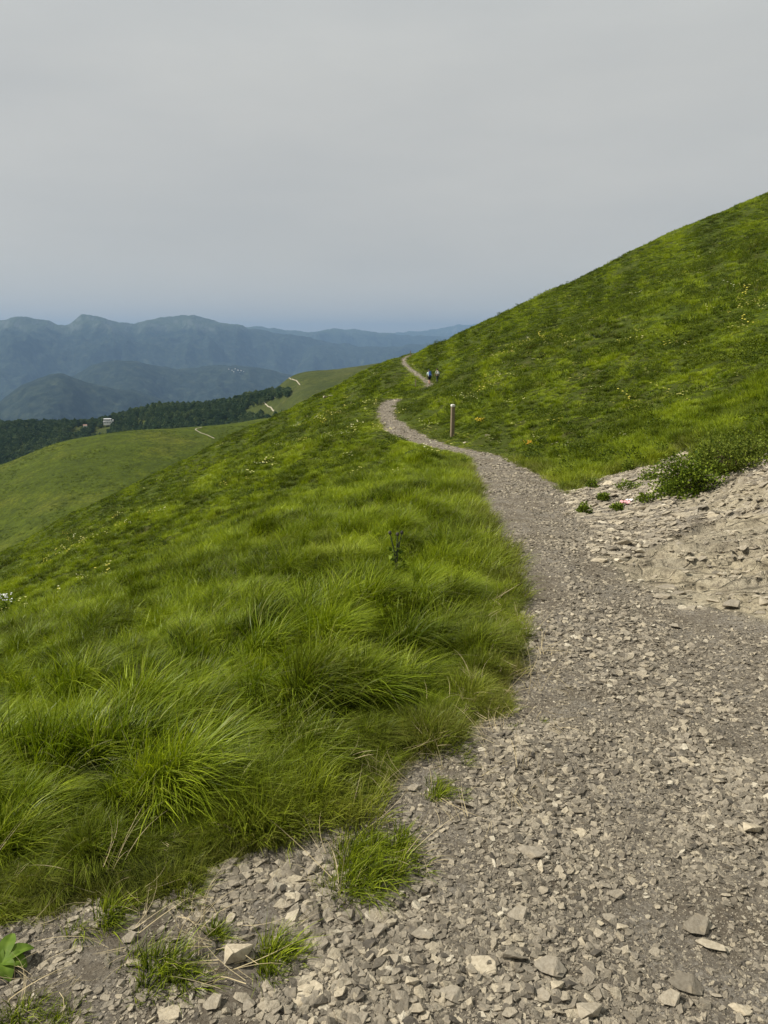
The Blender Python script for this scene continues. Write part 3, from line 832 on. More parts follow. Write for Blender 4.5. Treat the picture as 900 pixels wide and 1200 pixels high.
def build_mountains():
    na, nr = 720, 560
    A = np.linspace(-.95, .75, na); Y = np.geomspace(1150, 28000, nr)
    AA, YY = np.meshgrid(A, Y); x = (AA * YY).ravel(); y = YY.ravel(); z = f_mount(x, y)
    i = np.arange(nr - 1)[:, None] * na + np.arange(na - 1)[None, :]
    Fc = np.stack([i, i + 1, i + na + 1, i + na], 2).reshape(-1, 4)
    m, nt, out = new_mat('mountain_forest'); k = N(nt); P = k.pos()
    sep = k.add('ShaderNodeSeparateXYZ'); k.l(P, sep.inputs[0])
    n = k.noise(.0022, P, 9, .65); n2 = k.noise(.012, P, 8, .7)
    forest = k.ramp(n2, [(.32, (.005, .010, .008)), (.5, (.018, .028, .018)), (.68, (.050, .062, .036))])
    mead = k.ramp(n2, [(.35, (.035, .050, .026)), (.7, (.085, .098, .055))])
    hgt = k.math('ADD', k.math('MULTIPLY', sep.outputs[2], 1 / 420.), k.math('MULTIPLY', k.math('SUBTRACT', n, .5), 1.4))
    fm = k.ramp(hgt, [(.25, 0.), (.62, 1.)])
    n3 = k.noise(.0045, P, 6, .6)
    clear = k.ramp(n3, [(.62, 0.), (.68, .6)])
    c = k.mix(k.math('MAXIMUM', fm, clear), forest, mead)
    sl = k.add('ShaderNodeNewGeometry'); s3 = k.add('ShaderNodeSeparateXYZ'); k.l(sl.outputs['True Normal'], s3.inputs[0])
    scree = k.math('MULTIPLY', k.ramp(s3.outputs[2], [(.78, 1.), (.86, 0.)]), fm)
    c = k.mix(scree, c, (.10, .11, .09))
    k.l(k.princ(c, .95, k.bump(n2, 1., 30.), .05), out.inputs[0])
    obj('mountains', mesh_np('mountains', np.stack([x, y, z], 1), Fc[:, ::-1] if False else Fc, m), kind='structure')
build_mountains()

def hit(f, px, py, y0, y1):
    d = ray(px, py); Y = np.linspace(y0, y1, 3000); t = Y / d[1]
    g = CAM[2] + t * d[2] - f(t * d[0], Y)
    i = int(np.argmax(g < 0)); i = i if g[i] < 0 else len(Y) - 1
    return (t[i] * d[0], Y[i], float(f(np.array([t[i] * d[0]]), np.array([Y[i]]))[0]))

# white tracks on the far hills
M_TRACK = simple_mat('pale_track', (.30, .265, .19), .95, .2, .15)
def track(name, f, pxs, y0, y1, width):
    pts = [np.array(hit(f, a, b, y0, y1)[:2]) for a, b in pxs]
    d = []
    for a, b in zip(pts[:-1], pts[1:]):
        for t in np.linspace(0, 1, 24, endpoint=False): d.append(a + (b - a) * t)
    d.append(pts[-1]); d = np.array(d)
    ker = np.ones(9) / 9
    for c in (0, 1):
        pad = np.concatenate([np.full(4, d[0, c]), d[:, c], np.full(4, d[-1, c])]); d[:, c] = np.convolve(pad, ker, 'valid')
    tg = np.gradient(d, axis=0); tg /= np.linalg.norm(tg, axis=1)[:, None] + 1e-9
    nn = np.stack([-tg[:, 1], tg[:, 0]], 1)
    V = []; wv = width * (1 + .25 * fbm(np.arange(len(d)) / 9., np.zeros(len(d)), 77, 2))
    for k_ in (-1, -.33, .33, 1):
        q = d + nn * (wv * .5 * k_)[:, None]; V.append(np.stack([q[:, 0], q[:, 1], f(q[:, 0], q[:, 1]) + .18], 1))
    n = len(d); V = np.concatenate(V)
    Fc = [[a * n + j, a * n + j + 1, (a + 1) * n + j + 1, (a + 1) * n + j] for a in range(3) for j in range(n - 1)]
    obj(name, mesh_np(name, V, Fc, M_TRACK), kind='structure')
track('far_track_path', f_far, [(336.5, 442.5), (343, 445), (349, 448), (351.5, 451.5)], 700, 880, 1.0)
track('far_track_path', f_far, [(326, 463.5), (315, 467), (309, 471), (313, 475.5), (318, 478), (321, 482)], 500, 880, 1.0)
track('spur_track_path', f_spur, [(237, 500.8), (230, 502.5), (229, 504), (236, 508), (252, 514.5)], 260, 386, .55)

# ------------------------------------------------------------------ forest on the far ridge
def tree_proto(seed, conifer):
    r_ = np.random.default_rng(seed); V = []; Fq = []
    n = 420
    h = r_.uniform(0, 1, n) ** .9
    if conifer: rad = 2.3 * (1 - h) ** .8 + .15; zz = 1.0 + h * 11
    else: rad = 3.6 * np.sqrt(np.clip(1 - (h * 1.9 - .8) ** 2, .05, 1)); zz = 2.0 + h * 8
    lob = 1 + .25 * np.sin(r_.uniform(0, 6) + 3 * h * 6)
    a = r_.uniform(0, 6.283, n); q = np.sqrt(r_.uniform(.25, 1, n)) * rad * lob
    c = np.stack([q * np.cos(a), q * np.sin(a), zz], 1)
    for i in range(n):
        u = r_.normal(size=3); u /= np.linalg.norm(u); w = np.cross(u, r_.normal(size=3)); w /= np.linalg.norm(w)
        s = r_.uniform(.35, .75)
        b = len(V); V += [c[i] - u * s, c[i] + w * s * .7, c[i] + u * s, c[i] - w * s * .7]; Fq.append([b, b + 1, b + 2, b + 3])
    # trunk
    b = len(V)
    for zq, rr in ((-.8, .3), (9, .08)):
        for j in range(4): V.append(np.array([rr * math.cos(j * 1.571), rr * math.sin(j * 1.571), zq]))
    for j in range(4): Fq.append([b + j, b + (j + 1) % 4, b + 4 + (j + 1) % 4, b + 4 + j])
    return mesh_np('tree', np.array(V), Fq, M_LEAF, False)
m, nt, out = new_mat('far_foliage'); k = N(nt)
tn = k.attr('tone', 'INSTANCER').outputs['Fac']; big = k.noise(.012, k.pos(), 4)
c = k.ramp(k.math('ADD', k.math('MULTIPLY', tn, .55), k.math('MULTIPLY', big, .5)), [(.25, (.030, .058, .026)), (.5, (.058, .098, .040)), (.8, (.115, .155, .060))])
k.l(k.princ(c, .9, spec=.1), out.inputs[0]); M_LEAF = m
TC = proto_collection('tree_far', [tree_proto(500 + i, False) for i in range(6)])
BLD = hit(f_far, 127, 499, 600, 1000); BLD2 = hit(f_far, 100, 501, 600, 1000)
BLD = (BLD[0], BLD[1], BLD[2] + 3.2)
def make_forest():
    n = 26000
    px = RNG.uniform(-330, 352, n); Y = RNG.uniform(490, 1090, n)
    x = (px - 450) / F * Y
    # keep-out: meadow with the white track
    MEAD = [(290, 461), (337, 437), (460, 415), (420, 489), (324, 487), (288, 481), (303, 472), (320, 466), (341, 460), (337, 456), (312, 460)]
    zz = f_far(x, Y)
    row = 400 + F * (1.6 - zz) / Y * .975
    sd = poly_sd(MEAD, px, row) + fbm(x / 14, Y / 14, 511, 2) * 3
    cl = fbm(x / 60., Y / 60., 521, 3)
    clear = ((np.abs(x - BLD[0]) < 9.5) & (Y < BLD[1] + 10) & (Y > BLD[1] - 55)) | ((np.abs(x - BLD2[0]) < 9) & (Y < BLD2[1] + 9) & (Y > BLD2[1] - 50))
    ok = (sd > 0) & ~((px > 318) & (row < 447)) & (cl > -.75) & ~clear
    x, Y, zz, cl = x[ok], Y[ok], zz[ok], cl[ok]; n = len(x)
    s = RNG.uniform(.42, .85, n) * (1 + .2 * cl)
    scatter('forest', np.stack([x, Y, zz], 1), np.stack([np.zeros(n), np.zeros(n), RNG.uniform(0, 6.28, n)], 1), np.stack([s, s, s * RNG.uniform(.8, 1.15, n)], 1),
            RNG.integers(0, 6, n), TC, {'tone': np.clip(RNG.normal(.5, .25, n) + cl * .25, 0, 1)},
            label='dark green woodland covering the slope below the far grassy ridge', category='forest')
make_forest()


# ------------------------------------------------------------------ leaf clumps, flowers, tufts
def leafy_material(name, dark, light, inst=False):
    m, nt, out = new_mat(name); k = N(nt)
    r_ = k.attr('blade_r').outputs['Fac']
    if inst: r_ = k.math('ADD', k.math('MULTIPLY', r_, .5), k.math('MULTIPLY', k.attr('tone', 'INSTANCER').outputs['Fac'], .5))
    c = k.ramp(r_, [(.1, dark), (.9, light)])
    d = k.add('ShaderNodeBsdfPrincipled'); k.l(c, d.inputs['Base Color']); d.inputs['Roughness'].default_value = .6; d.inputs['Specular IOR Level'].default_value = .12
    tr = k.add('ShaderNodeBsdfTranslucent'); k.l(c, tr.inputs['Color'])
    mx = k.add('ShaderNodeMixShader'); mx.inputs[0].default_value = .3
    k.l(d.outputs[0], mx.inputs[1]); k.l(tr.outputs[0], mx.inputs[2]); k.l(mx.outputs[0], out.inputs[0]); return m

def leaf_cloud(name, n, rad, leaf, mat, seed, shell=.35):
    """leaves spread through an uneven mound: rad (x, y, z)"""
    r_ = np.random.default_rng(seed)
    a = r_.uniform(0, 6.283, n); el = np.arcsin(r_.uniform(-.15, 1, n)); q = r_.uniform(shell, 1, n) ** .6
    lump = 1 + .55 * fbm(np.cos(a) * 1.7 + 5 + seed, np.sin(a) * 1.7 + el * 1.5, 600 + seed, 3)
    c = np.stack([np.cos(a) * np.cos(el) * rad[0] * q * lump, np.sin(a) * np.cos(el) * rad[1] * q * lump, np.maximum(np.sin(el), -.05) * rad[2] * q * lump], 1)
    u = np.stack([np.cos(a), np.sin(a), r_.uniform(-.2, 1.2, n)], 1) + r_.normal(0, .6, (n, 3)); u /= np.linalg.norm(u, axis=1)[:, None]
    w = np.cross(u, r_.normal(size=(n, 3))); w /= np.linalg.norm(w, axis=1)[:, None]
    s = (leaf * r_.uniform(.5, 1.2, n))[:, None]; up = np.cross(u, w)
    V = np.stack([c, c + u * s * .5 + w * s * .32 + up * s * .08, c + u * s, c + u * s * .5 - w * s * .32 + up * s * .08], 1).reshape(-1, 3)
    Fq = np.arange(4 * n).reshape(-1, 4)
    return mesh_np(name, V, Fq, mat, False, {'blade_r': ('FLOAT', np.repeat(r_.uniform(0, 1, n), 4).astype(np.float32))})

M_SHRUB = leafy_material('shrub_leaf', (.045, .078, .006), (.20, .26, .025))
M_HEATH = leafy_material('heath_leaf', (.030, .055, .004), (.15, .185, .012), True)
M_STEM = simple_mat('woody_stem', (.10, .07, .045), .9)

def twigs(name, n, rad, mat, seed):
    r_ = random.Random(seed); bm = bmesh.new()
    for _ in range(n):
        a = r_.uniform(0, 6.28); l_ = r_.uniform(.5, .95); tip = Vector((math.cos(a) * rad[0] * l_, math.sin(a) * rad[1] * l_, rad[2] * r_.uniform(.4, .9)))
        b0 = Vector((r_.uniform(-.04, .04), r_.uniform(-.04, .04), -.06)); mid = b0.lerp(tip, .5) + Vector((0, 0, .05 * rad[2]))
        prev = None
        for p, w in ((b0, .009), (mid, .006), (tip, .002)):
            ring = [bm.verts.new(p + Vector((w * math.cos(j * 2.094), w * math.sin(j * 2.094), 0))) for j in range(3)]
            if prev:
                for j in range(3): bm.faces.new((prev[j], prev[(j + 1) % 3], ring[(j + 1) % 3], ring[j]))
            prev = ring
    return bm_mesh(bm, name, mat, True)

def px_size(px, py, w):
    x, y = unproj(px, py); z = gz(x, y); dep = y * CP - (z - CAM[2]) * SP
    return x, y, z, w / F * dep

def shrub(px, py, w, h, n, leaf, label, seed, cat='shrub', name='shrub', mat=None):
    x, y, z, s = px_size(px, py, w)
    hh = s * h / w
    r = empty(name, (x, y, z), label, cat)
    obj('foliage', leaf_cloud('foliage', n, (s * .5, s * .42, hh), leaf, mat or M_SHRUB, seed), r)
    obj('stem', twigs('stem', max(5, n // 260), (s * .45, s * .38, hh * .9), M_STEM, seed), r)
    return r
shrub(803, 572, 70, 42, 6000, .034, 'dense rounded dark green shrub rooted in the bank below the turf', 11)
shrub(856, 550, 88, 34, 6000, .030, 'dull green spreading shrub trailing over the bank behind the rounded one', 12, mat=leafy_material('trailing_leaf', (.055, .085, .008), (.20, .24, .030)))
for q, (px, py, w, h, lab) in enumerate([
    (736, 552, 13, 13, 'small dark tufty plant at the upper rim of the rubble'),
    (762, 560, 20, 15, 'bright green leafy plant among pale stones in the rubble bank'),
    (737, 571, 30, 9, 'low grey green plant spread flat over the pale stones'),
    (758, 586, 24, 10, 'olive cushion plant beside the crumpled wrapper'),
    (776, 536, 18, 14, 'leafy weed on the rubble just under the turf'),
    (693, 571, 14, 10, 'small green weed where turf, path and rubble meet'),
    (707, 587, 13, 7, 'brownish green weed low in the rubble near the path'),
    (684, 602, 15, 13, 'bright lone green tussock standing on the edge of the gravel'),
    (723, 597, 14, 6, 'thin sprig of weed below the grey green plant')]):
    shrub(px, py, w, h, 420, .03, lab, 30 + q, 'plant', 'small_plant')

def tuft(px, py, w, L, n, label, seed, asp=1.0, dry=False, rz=0, spread=1):
    x, y, z, s = px_size(px, py, w)
    r_ = np.random.default_rng(seed); m = max(4, n // 45); VV, FF, TT, RR, b0 = [], [], [], [], 0
    for q in range(m):
        a = r_.uniform(0, 6.283); d = math.sqrt(r_.uniform(0, 1)) * s * .46; lump = .75 + .5 * float(noise(math.cos(a) * 1.3 + seed, math.sin(a) * 1.3, 31))
        h = L * (1.15 - .75 * (d / (s * .5)) ** 2) * r_.uniform(.6, 1.25)
        V, Fq, T, R_ = blades(n // m, s * .085 + .006, h, .0034, 4, .55 * spread, r_.uniform(.2, .7), seed * 100 + q, (1, -.2 + r_.normal(0, .5)), .5)
        V[:, 0] += math.cos(a) * d * lump; V[:, 1] += math.sin(a) * d * asp * lump
        VV.append(V); FF.append(Fq + b0); TT.append(T); RR.append(R_); b0 += len(V)
    me = mesh_np('grass_tuft', np.concatenate(VV), np.concatenate(FF), M_TUFT, True, {'blade_t': ('FLOAT', np.concatenate(TT).astype(np.float32)), 'blade_r': ('FLOAT', np.concatenate(RR).astype(np.float32))})
    o = obj('grass_tuft', me, label=label, category='grass tuft'); o.location = (x, y, z); o.rotation_euler = (0, 0, rz)
    return o
tuft(428, 1024, 128, .105, 3600, 'largest lush green grass tuft standing alone in the gravel', 21, 1.55, rz=-.45)
tuft(-6, 1015, 170, .21, 2600, 'long arching grass tussock at the edge of the view above the broad leaves', 32, .8, spread=1.2)
tuft(322, 1122, 78, .09, 900, 'bright green grass tuft beside the pale squarish stone', 22)
tuft(188, 1140, 130, .09, 900, 'wide thin grass tuft between two pockets of gravel', 23, .7)
tuft(514, 928, 64, .065, 800, 'short grass tuft at the tip of the turf near the path', 24, 1.2)
tuft(602, 858, 46, .035, 320, 'flat little grass tuft on gravel below the grass corner', 25, .5)
tuft(552, 893, 50, .05, 420, 'yellowish short grass tuft between the turf and the gravel', 26)
tuft(640, 848, 22, .04, 110, 'tiny grass tuft out on the gravel beside the flat little one', 27)
tuft(252, 1100, 46, .08, 260, 'sparse grass tuft just above the pale squarish stone', 28)
tuft(50, 1192, 150, .055, 1500, 'low mossy grass tuft in the lower corner by the broad leaves', 29, .6)
tuft(218, 1050, 56, .08, 350, 'dark grass tuft at the foot of the long grass', 30)
tuft(118, 1082, 80, .09, 500, 'ragged grass tuft hanging over the soil at the edge of the long grass', 31)

# broad-leaved plant in the lower corner
M_DOCK = leafy_material('dock_leaf', (.07, .13, .012), (.15, .22, .03))
def dock_leaf(L, W, seed, curl):
    r_ = random.Random(seed); V = []; Fq = []; T = []
    nu, nv = 12, 6
    for i in range(nu + 1):
        t = i / nu; w = W * math.sin(math.pi * min(1, t * .92 + .06)) ** .75
        for j in range(nv + 1):
            v = j / nv * 2 - 1
            V.append((v * w, t * L * (1 - .15 * curl * t), L * (.55 * t - curl * t * t) + abs(v) * w * .35 + .08 * w * math.sin(9 * t + 2 * v + seed)))
            T.append(.5 + .4 * math.sin(t * 20 + seed) * .3 + (.3 if abs(v) < .1 else 0))
    for i in range(nu):
        for j in range(nv): a = i * (nv + 1) + j; Fq.append((a, a + 1, a + nv + 2, a + nv + 1))
    return mesh_np('leaf', V, Fq, M_DOCK, True, {'blade_r': ('FLOAT', np.array(T, np.float32))})
x, y, z, s1 = px_size(4, 1138, 40)
dk = empty('broadleaf_plant', (x, y, z + .02), 'bright green broad-leaved weed in the lower corner below the long grass', 'plant')
for q, (L, W, a, c) in enumerate([(.105, .026, -.9, .55), (.09, .028, -1.6, .7), (.085, .026, -2.4, .75), (.10, .024, .1, .3), (.08, .022, 1.0, .5), (.07, .022, 2.2, .6)]):
    o = obj('leaf', dock_leaf(L * .8, W * .85, q, c), dk); o.rotation_euler = (0, 0, a)

# dry stalks along the margin of the turf
def straw_mesh(i):
    V, Fq, T, R_ = blades(7, .05, .26, .0022, 5, .9, .6, 700 + i)
    return mesh_np('straw', V, Fq, M_STRAW, True)
M_STRAW = simple_mat('dry_straw', (.42, .34, .19), .8, 6, .3)
SC = proto_collection('straw', [straw_mesh(i) for i in range(5)])
def make_straw():
    x, y = wedge(9000, 1.0, 4.5, 50); z, g, p, r, e = ground(x, y, True)
    ok = (e > -.38) & (e < .22) & (x < .9) & (RNG.uniform(0, 1, len(x)) < np.where(x < -.25, .26, .2))
    x, y, z = x[ok], y[ok], z[ok]; n = len(x)
    s = RNG.uniform(.25, 1.0, n)
    scatter('dry_stalks', np.stack([x, y, z + .012], 1), np.stack([RNG.normal(0, .9, n), RNG.normal(.9, .5, n), RNG.uniform(0, 6.28, n)], 1), np.stack([s, s, s], 1), RNG.integers(0, 5, n), SC, {},
            label='dry straw coloured stalks littering the margin of the turf', category='dry stalks')
make_straw()

def stalk_mesh(i):
    V, Fq, T, R_ = blades(4, .06, .36, .0022, 5, .3, .45, 740 + i, lvar=.3)
    bm = bmesh.new()
    me = mesh_np('stalk', V, Fq, M_STALK, True); bm.from_mesh(me)
    for b in range(4):                                                       # narrow seed head along the upper fifth of each stalk
        tip = Vector(V[b * 12 + 10]); low = Vector(V[b * 12 + 8])
        for q in range(7):
            c = low.lerp(tip, .25 + .14 * q); vs = bmesh.ops.create_icosphere(bm, subdivisions=1, radius=.0017)['verts']
            for v in vs: v.co = Vector((v.co.x, v.co.y, v.co.z * 2.6)) + c
    bm.to_mesh(me); bm.free(); return me
M_STALK = simple_mat('seed_stalk', (.20, .21, .06), .8, 6, .3)
STC = proto_collection('seed_stalk', [stalk_mesh(i) for i in range(4)])
def make_stalks():
    x, y = wedge(1500, 1.3, 9, 48); z, g, p, r, e = ground(x, y, True)
    ok = (g > .9) & (e > .15) & (fbm(x / 1.1, y / 1.1, 745, 2) > -.05); x, y, z = x[ok], y[ok], z[ok]; n = len(x); s = RNG.uniform(.55, 1.05, n)
    scatter('seed_stalks', np.stack([x, y, z], 1), np.stack([RNG.normal(0, .2, n), RNG.normal(.15, .2, n), RNG.normal(0, .8, n)], 1), np.stack([s, s, s], 1), RNG.integers(0, 4, n), STC, {},
            label='thin pale seed stalks standing among the long grass', category='grass stalks')
make_stalks()

# heath clumps and small flowers over the turf
HC = proto_collection('heath', [leaf_cloud('heath', 260, (.30, .27, .17), .045, M_HEATH, 60 + i) for i in range(4)])
def make_heath():
    x1, y1 = wedge(7000, 9, 60, 36); x2, y2 = wedge(4000, 55, 135, 34)
    x = np.concatenate([x1, x2]); y = np.concatenate([y1, y2])
    z, g, p, r, e = ground(x, y, True)
    dn = fbm(x / 4., y / 4., 801, 3)
    ok = (g > .9) & (e > .1) & (((x > smooth_interp(_PY2, _PR2, y)) & (dn > -.15)) | (dn > .42))
    x, y, z = x[ok], y[ok], z[ok]; n = len(x); s = RNG.uniform(.5, 1.5, n) * np.clip(.6 + np.hypot(x, y) / 90, .6, 1.7)
    Ys = RNG.uniform(200, 385, 9000); xs = (RNG.uniform(-60, 380, 9000) - 450) / F * Ys
    ks = fbm(xs / 22, Ys / 22, 805, 4) > -.1 + RNG.uniform(0, .6, 9000)
    xs, Ys = xs[ks], Ys[ks]; x = np.concatenate([x, xs]); y = np.concatenate([y, Ys]); z = np.concatenate([z, f_spur(xs, Ys) - .15]); s = np.concatenate([s, RNG.uniform(1.0, 3.2, len(xs))]); n = len(x)
    scatter('heath', np.stack([x, y, z + .05], 1), np.stack([RNG.normal(0, .2, n), RNG.normal(-.3, .2, n), RNG.uniform(0, 6.28, n)], 1), np.stack([s, s, s * .85], 1), RNG.integers(0, 4, n), HC,
            {'tone': np.clip(RNG.normal(.45, .3, n), 0, 1)}, label='low leafy heath clumps mixed into the turf of the slope', category='heath')
make_heath()
def flower_proto(i):
    r_ = random.Random(900 + i); bm = bmesh.new()
    for _ in range(6):
        c = Vector((r_.uniform(-.22, .22), r_.uniform(-.22, .22), r_.uniform(.20, .34)))
        for q in range(3):
            d = bmesh.ops.create_icosphere(bm, subdivisions=1, radius=.0065)['verts']
            for v in d: v.co = Vector((v.co.x, v.co.y, v.co.z * .5)) + c + Vector((r_.uniform(-.02, .02), r_.uniform(-.02, .02), 0))
    return bm_mesh(bm, 'flower', M_FLOWER)
m, nt, out = new_mat('meadow_flower'); k = N(nt)
c = k.ramp(k.attr('tone', 'INSTANCER').outputs['Fac'], [(.0, (.50, .42, .04)), (.45, (.52, .48, .12)), (.8, (.54, .52, .20)), (1., (.58, .56, .35))])
k.l(k.princ(c, .7), out.inputs[0]); M_FLOWER = m
FC = proto_collection('flower', [flower_proto(i) for i in range(4)])
def make_flowers():
    x1, y1 = wedge(14000, 7, 45, 36); x2, y2 = wedge(16000, 40, 130, 34)
    x = np.concatenate([x1, x2]); y = np.concatenate([y1, y2]); z, g, p, r, e = ground(x, y, True)
    dn = fbm(x / 5., y / 5., 811, 3); rt = x > smooth_interp(_PY2, _PR2, y)
    ok = (g > .9) & (e > .1) & (RNG.uniform(0, 1, len(x)) < .2 * np.where(rt, np.clip(.25 + .9 * dn, 0, 1), np.clip(1.2 * dn - .25, 0, .8) * (y > 12)))
    x, y, z = x[ok], y[ok], z[ok]; n = len(x); s = np.clip(.8 + np.hypot(x, y) / 55, .8, 2.6) * RNG.uniform(.5, 1.2, n)
    scatter('wild_flowers', np.stack([x, y, z - .05], 1), np.stack([RNG.normal(0, .15, n), RNG.normal(0, .15, n), RNG.uniform(0, 6.28, n)], 1), np.stack([s, s, np.minimum(s, 1.2)], 1), RNG.integers(0, 4, n), FC,
            {'tone': RNG.uniform(0, 1, n)}, kind='stuff', label='tiny yellow and cream wild flowers dotted over the slope', category='flowers')
make_flowers()

M_YEL = simple_mat('yellow_petal', (.72, .50, .03), .7, 30, .2); M_WHITE_P = simple_mat('white_petal', (.80, .80, .74), .7, 30, .1)
def blossom_plant(px, py, w, label, mat, seed, n=40, hk=1.0, name='flowering_plant'):
    x, y, z, s = px_size(px, py, w)
    r = empty(name, (x, y, z), label, 'plant')
    obj('foliage', leaf_cloud('foliage', 300, (s * .55, s * .5, s * .5 * hk), s * .16, M_SHRUB, seed), r)
    r_ = random.Random(seed); bm = bmesh.new()
    for _ in range(n):
        c = Vector((r_.gauss(0, s * .2), r_.gauss(0, s * .2), s * hk * r_.uniform(.45, .8)))
        d = bmesh.ops.create_icosphere(bm, subdivisions=1, radius=s * .055)['verts']
        for v in d: v.co = Vector((v.co.x, v.co.y, v.co.z * .6)) + c
    obj('blossom', bm_mesh(bm, 'blossom', mat, True), r)
blossom_plant(562, 500, 13, 'bright yellow flowering plant on the slope uphill of the wooden post', M_YEL, 41)
blossom_plant(619, 529, 12, 'orange yellow flowering plant at the turf edge above the path', simple_mat('orange_petal', (.60, .34, .03), .7), 42)
blossom_plant(9, 716, 20, 'white flowered plant at the edge of the view in the long grass', M_WHITE_P, 43, 30, 1.2)

# dark thistle stalk in the grass beside the path bend
x, y, z, s = px_size(464, 676, 16)
THK = .68
th = empty('thistle', (x, y, z), 'dark thistle stalk rising above the wind-combed grass', 'thistle')
bm = bmesh.new()
r_ = random.Random(5); heads = []
for q in range(4):
    tip = Vector((r_.uniform(-.07, .07), r_.uniform(-.05, .05), r_.uniform(.30, .46))) * THK; prev = None
    for t, wd in ((0, .007), (.5, .006), (1, .004)):
        p = Vector((tip.x * t * t, tip.y * t * t, tip.z * t))
        ring = [bm.verts.new(p + Vector((wd * math.cos(j * 1.257), wd * math.sin(j * 1.257), 0))) for j in range(5)]
        if prev:
            for j in range(5): bm.faces.new((prev[j], prev[(j + 1) % 5], ring[(j + 1) % 5], ring[j]))
        prev = ring
    heads.append(tip)
obj('stem', bm_mesh(bm, 'stem', simple_mat('thistle_stem', (.05, .06, .03), .9), True), th)
for tip in heads: ell('flower_head', tip, (.013, .013, .015), simple_mat('thistle_head', (.05, .045, .035), .9), th, 10, .12)
obj('foliage', leaf_cloud('foliage', 120, (.06, .06, .28), .04, M_SHRUB, 44), th)

# ------------------------------------------------------------------ trail posts
M_POST = simple_mat('weathered_post', (.20, .155, .10), .9, 12, .4); M_CAPP = simple_mat('pale_paint', (.74, .72, .64), .7, 20, .08)
def post(px, py, hpx, w, label, cap=True, lean=0.0):
    x, y, z, h = px_size(px, py, hpx)
    r = empty('trail_post', (x, y, z), label, 'post'); r.rotation_euler = (0, lean, .35)
    bm = bmesh.new(); box_into(bm, (0, 0, h / 2 - .12), (w, w, h + .16), w * .12, 2)
    for v in bm.verts: v.co.x += .004 * math.sin(v.co.z * 7)
    obj('shaft', bm_mesh(bm, 'shaft', M_POST), r)
    if cap:
        bm = bmesh.new(); box_into(bm, (0, 0, h - .002), (w * 1.08, w * 1.08, w * .7), w * .14, 2); obj('painted_top', bm_mesh(bm, 'painted_top', M_CAPP), r)
    return r
post(530, 511, 36, .115, 'short wooden trail post with a pale painted top above the path')
post(487, 455, 11, .09, 'thin dark trail post beside the far path near the hikers', False)
post(481, 420, 9, .10, 'thin trail post on the skyline where the far path disappears', False)

# pale stones in the turf near the post and on the left slope
for px, py, w, var, tone, lab in [(546, 518, 10, 4, .9, 'pale stone at the foot of the slope between the post and the path'), (571, 515, 10, 4, .88, 'pale stone in the turf uphill beside the gravel bend'),
    (388, 466, 9, 1, .85, 'pale rock showing through the turf high on the downhill slope'), (381, 467, 7, 4, .8, 'smaller pale rock next to the one high on the downhill slope')]:
    stone(px, py, w, var, tone, lab, zs=1.3, sink=.0)

# crumpled wrapper
x, y, z, s = px_size(735, 588, 13)
lit = empty('wrapper', (x, y, z + .03), 'crumpled pink and white wrapper lying on pale stones of the bank', 'litter')
def crumple(sx, sy, seed, mat, name, off):
    n = 10; V = []
    for i in range(n):
        for j in range(n):
            u, v = i / (n - 1) - .5, j / (n - 1) - .5
            V.append((off[0] + u * sx, off[1] + v * sy, off[2] + .35 * sx * float(noise(u * 5 + seed, v * 5, seed)) + .15 * sx * abs(u)))
    Fq = [(i * n + j, (i + 1) * n + j, (i + 1) * n + j + 1, i * n + j + 1) for i in range(n - 1) for j in range(n - 1)]
    me = mesh_np(name, V, Fq, mat, False); o = obj(name, me, lit); md = o.modifiers.new('thick', 'SOLIDIFY'); md.thickness = .002; return o
crumple(s * .8, s * .6, 3, simple_mat('pink_film', (.72, .36, .36), .4), 'pink_part', (-s * .2, 0, 0))
crumple(s * .5, s * .5, 5, simple_mat('white_film', (.80, .78, .76), .4), 'white_part', (s * .25, s * .25, .02))

# ------------------------------------------------------------------ buildings
M_WALL = simple_mat('white_render', (.74, .72, .68), .9, .3, .06); M_ROOF = simple_mat('pale_roof', (.62, .61, .60), .7, .3, .08); M_GLASS = simple_mat('dark_glazing', (.04, .05, .06), .2); M_TILE = simple_mat('roof_tile', (.36, .22, .16), .9, .3)
def building():
    r = empty('mountain_lodge', (BLD[0], BLD[1], BLD[2]), 'white two-tier building standing out of the dark forest', 'building', rz=.12); r.scale = (.8, .8, .8)
    bm = bmesh.new(); box_into(bm, (0, 0, .2), (12.5, 8, 5.6), 0); obj('wall', bm_mesh(bm, 'wall', M_WALL), r)
    bm = bmesh.new(); box_into(bm, (-.7, .4, 4.9), (10, 6.4, 3.8), 0); obj('upper_wall', bm_mesh(bm, 'upper_wall', M_WALL), r)
    for c, w_, d_, nm in (((0, -.1, 3.12), 13.4, 9, 'terrace_roof'), ((-.7, .3, 7.0), 11.4, 7.8, 'roof')):
        bm = bmesh.new(); box_into(bm, c, (w_, d_, .35), 0); obj(nm, bm_mesh(bm, nm, M_ROOF), r)
    for q in range(5):
        for zc, x0, yy in ((1.2, -4.8, -4.03), (4.9, -4.3, -2.83)):
            bm = bmesh.new(); box_into(bm, (x0 + q * (2.4 if zc < 3 else 1.8), yy, zc), (1.3, .12, 1.3), 0); obj('window', bm_mesh(bm, 'window', M_GLASS), r)
    bm = bmesh.new(); box_into(bm, (7.2, 1, 3.8), (2.2, 3, 3.2), 0); obj('annex', bm_mesh(bm, 'annex', M_WALL), r)
building()
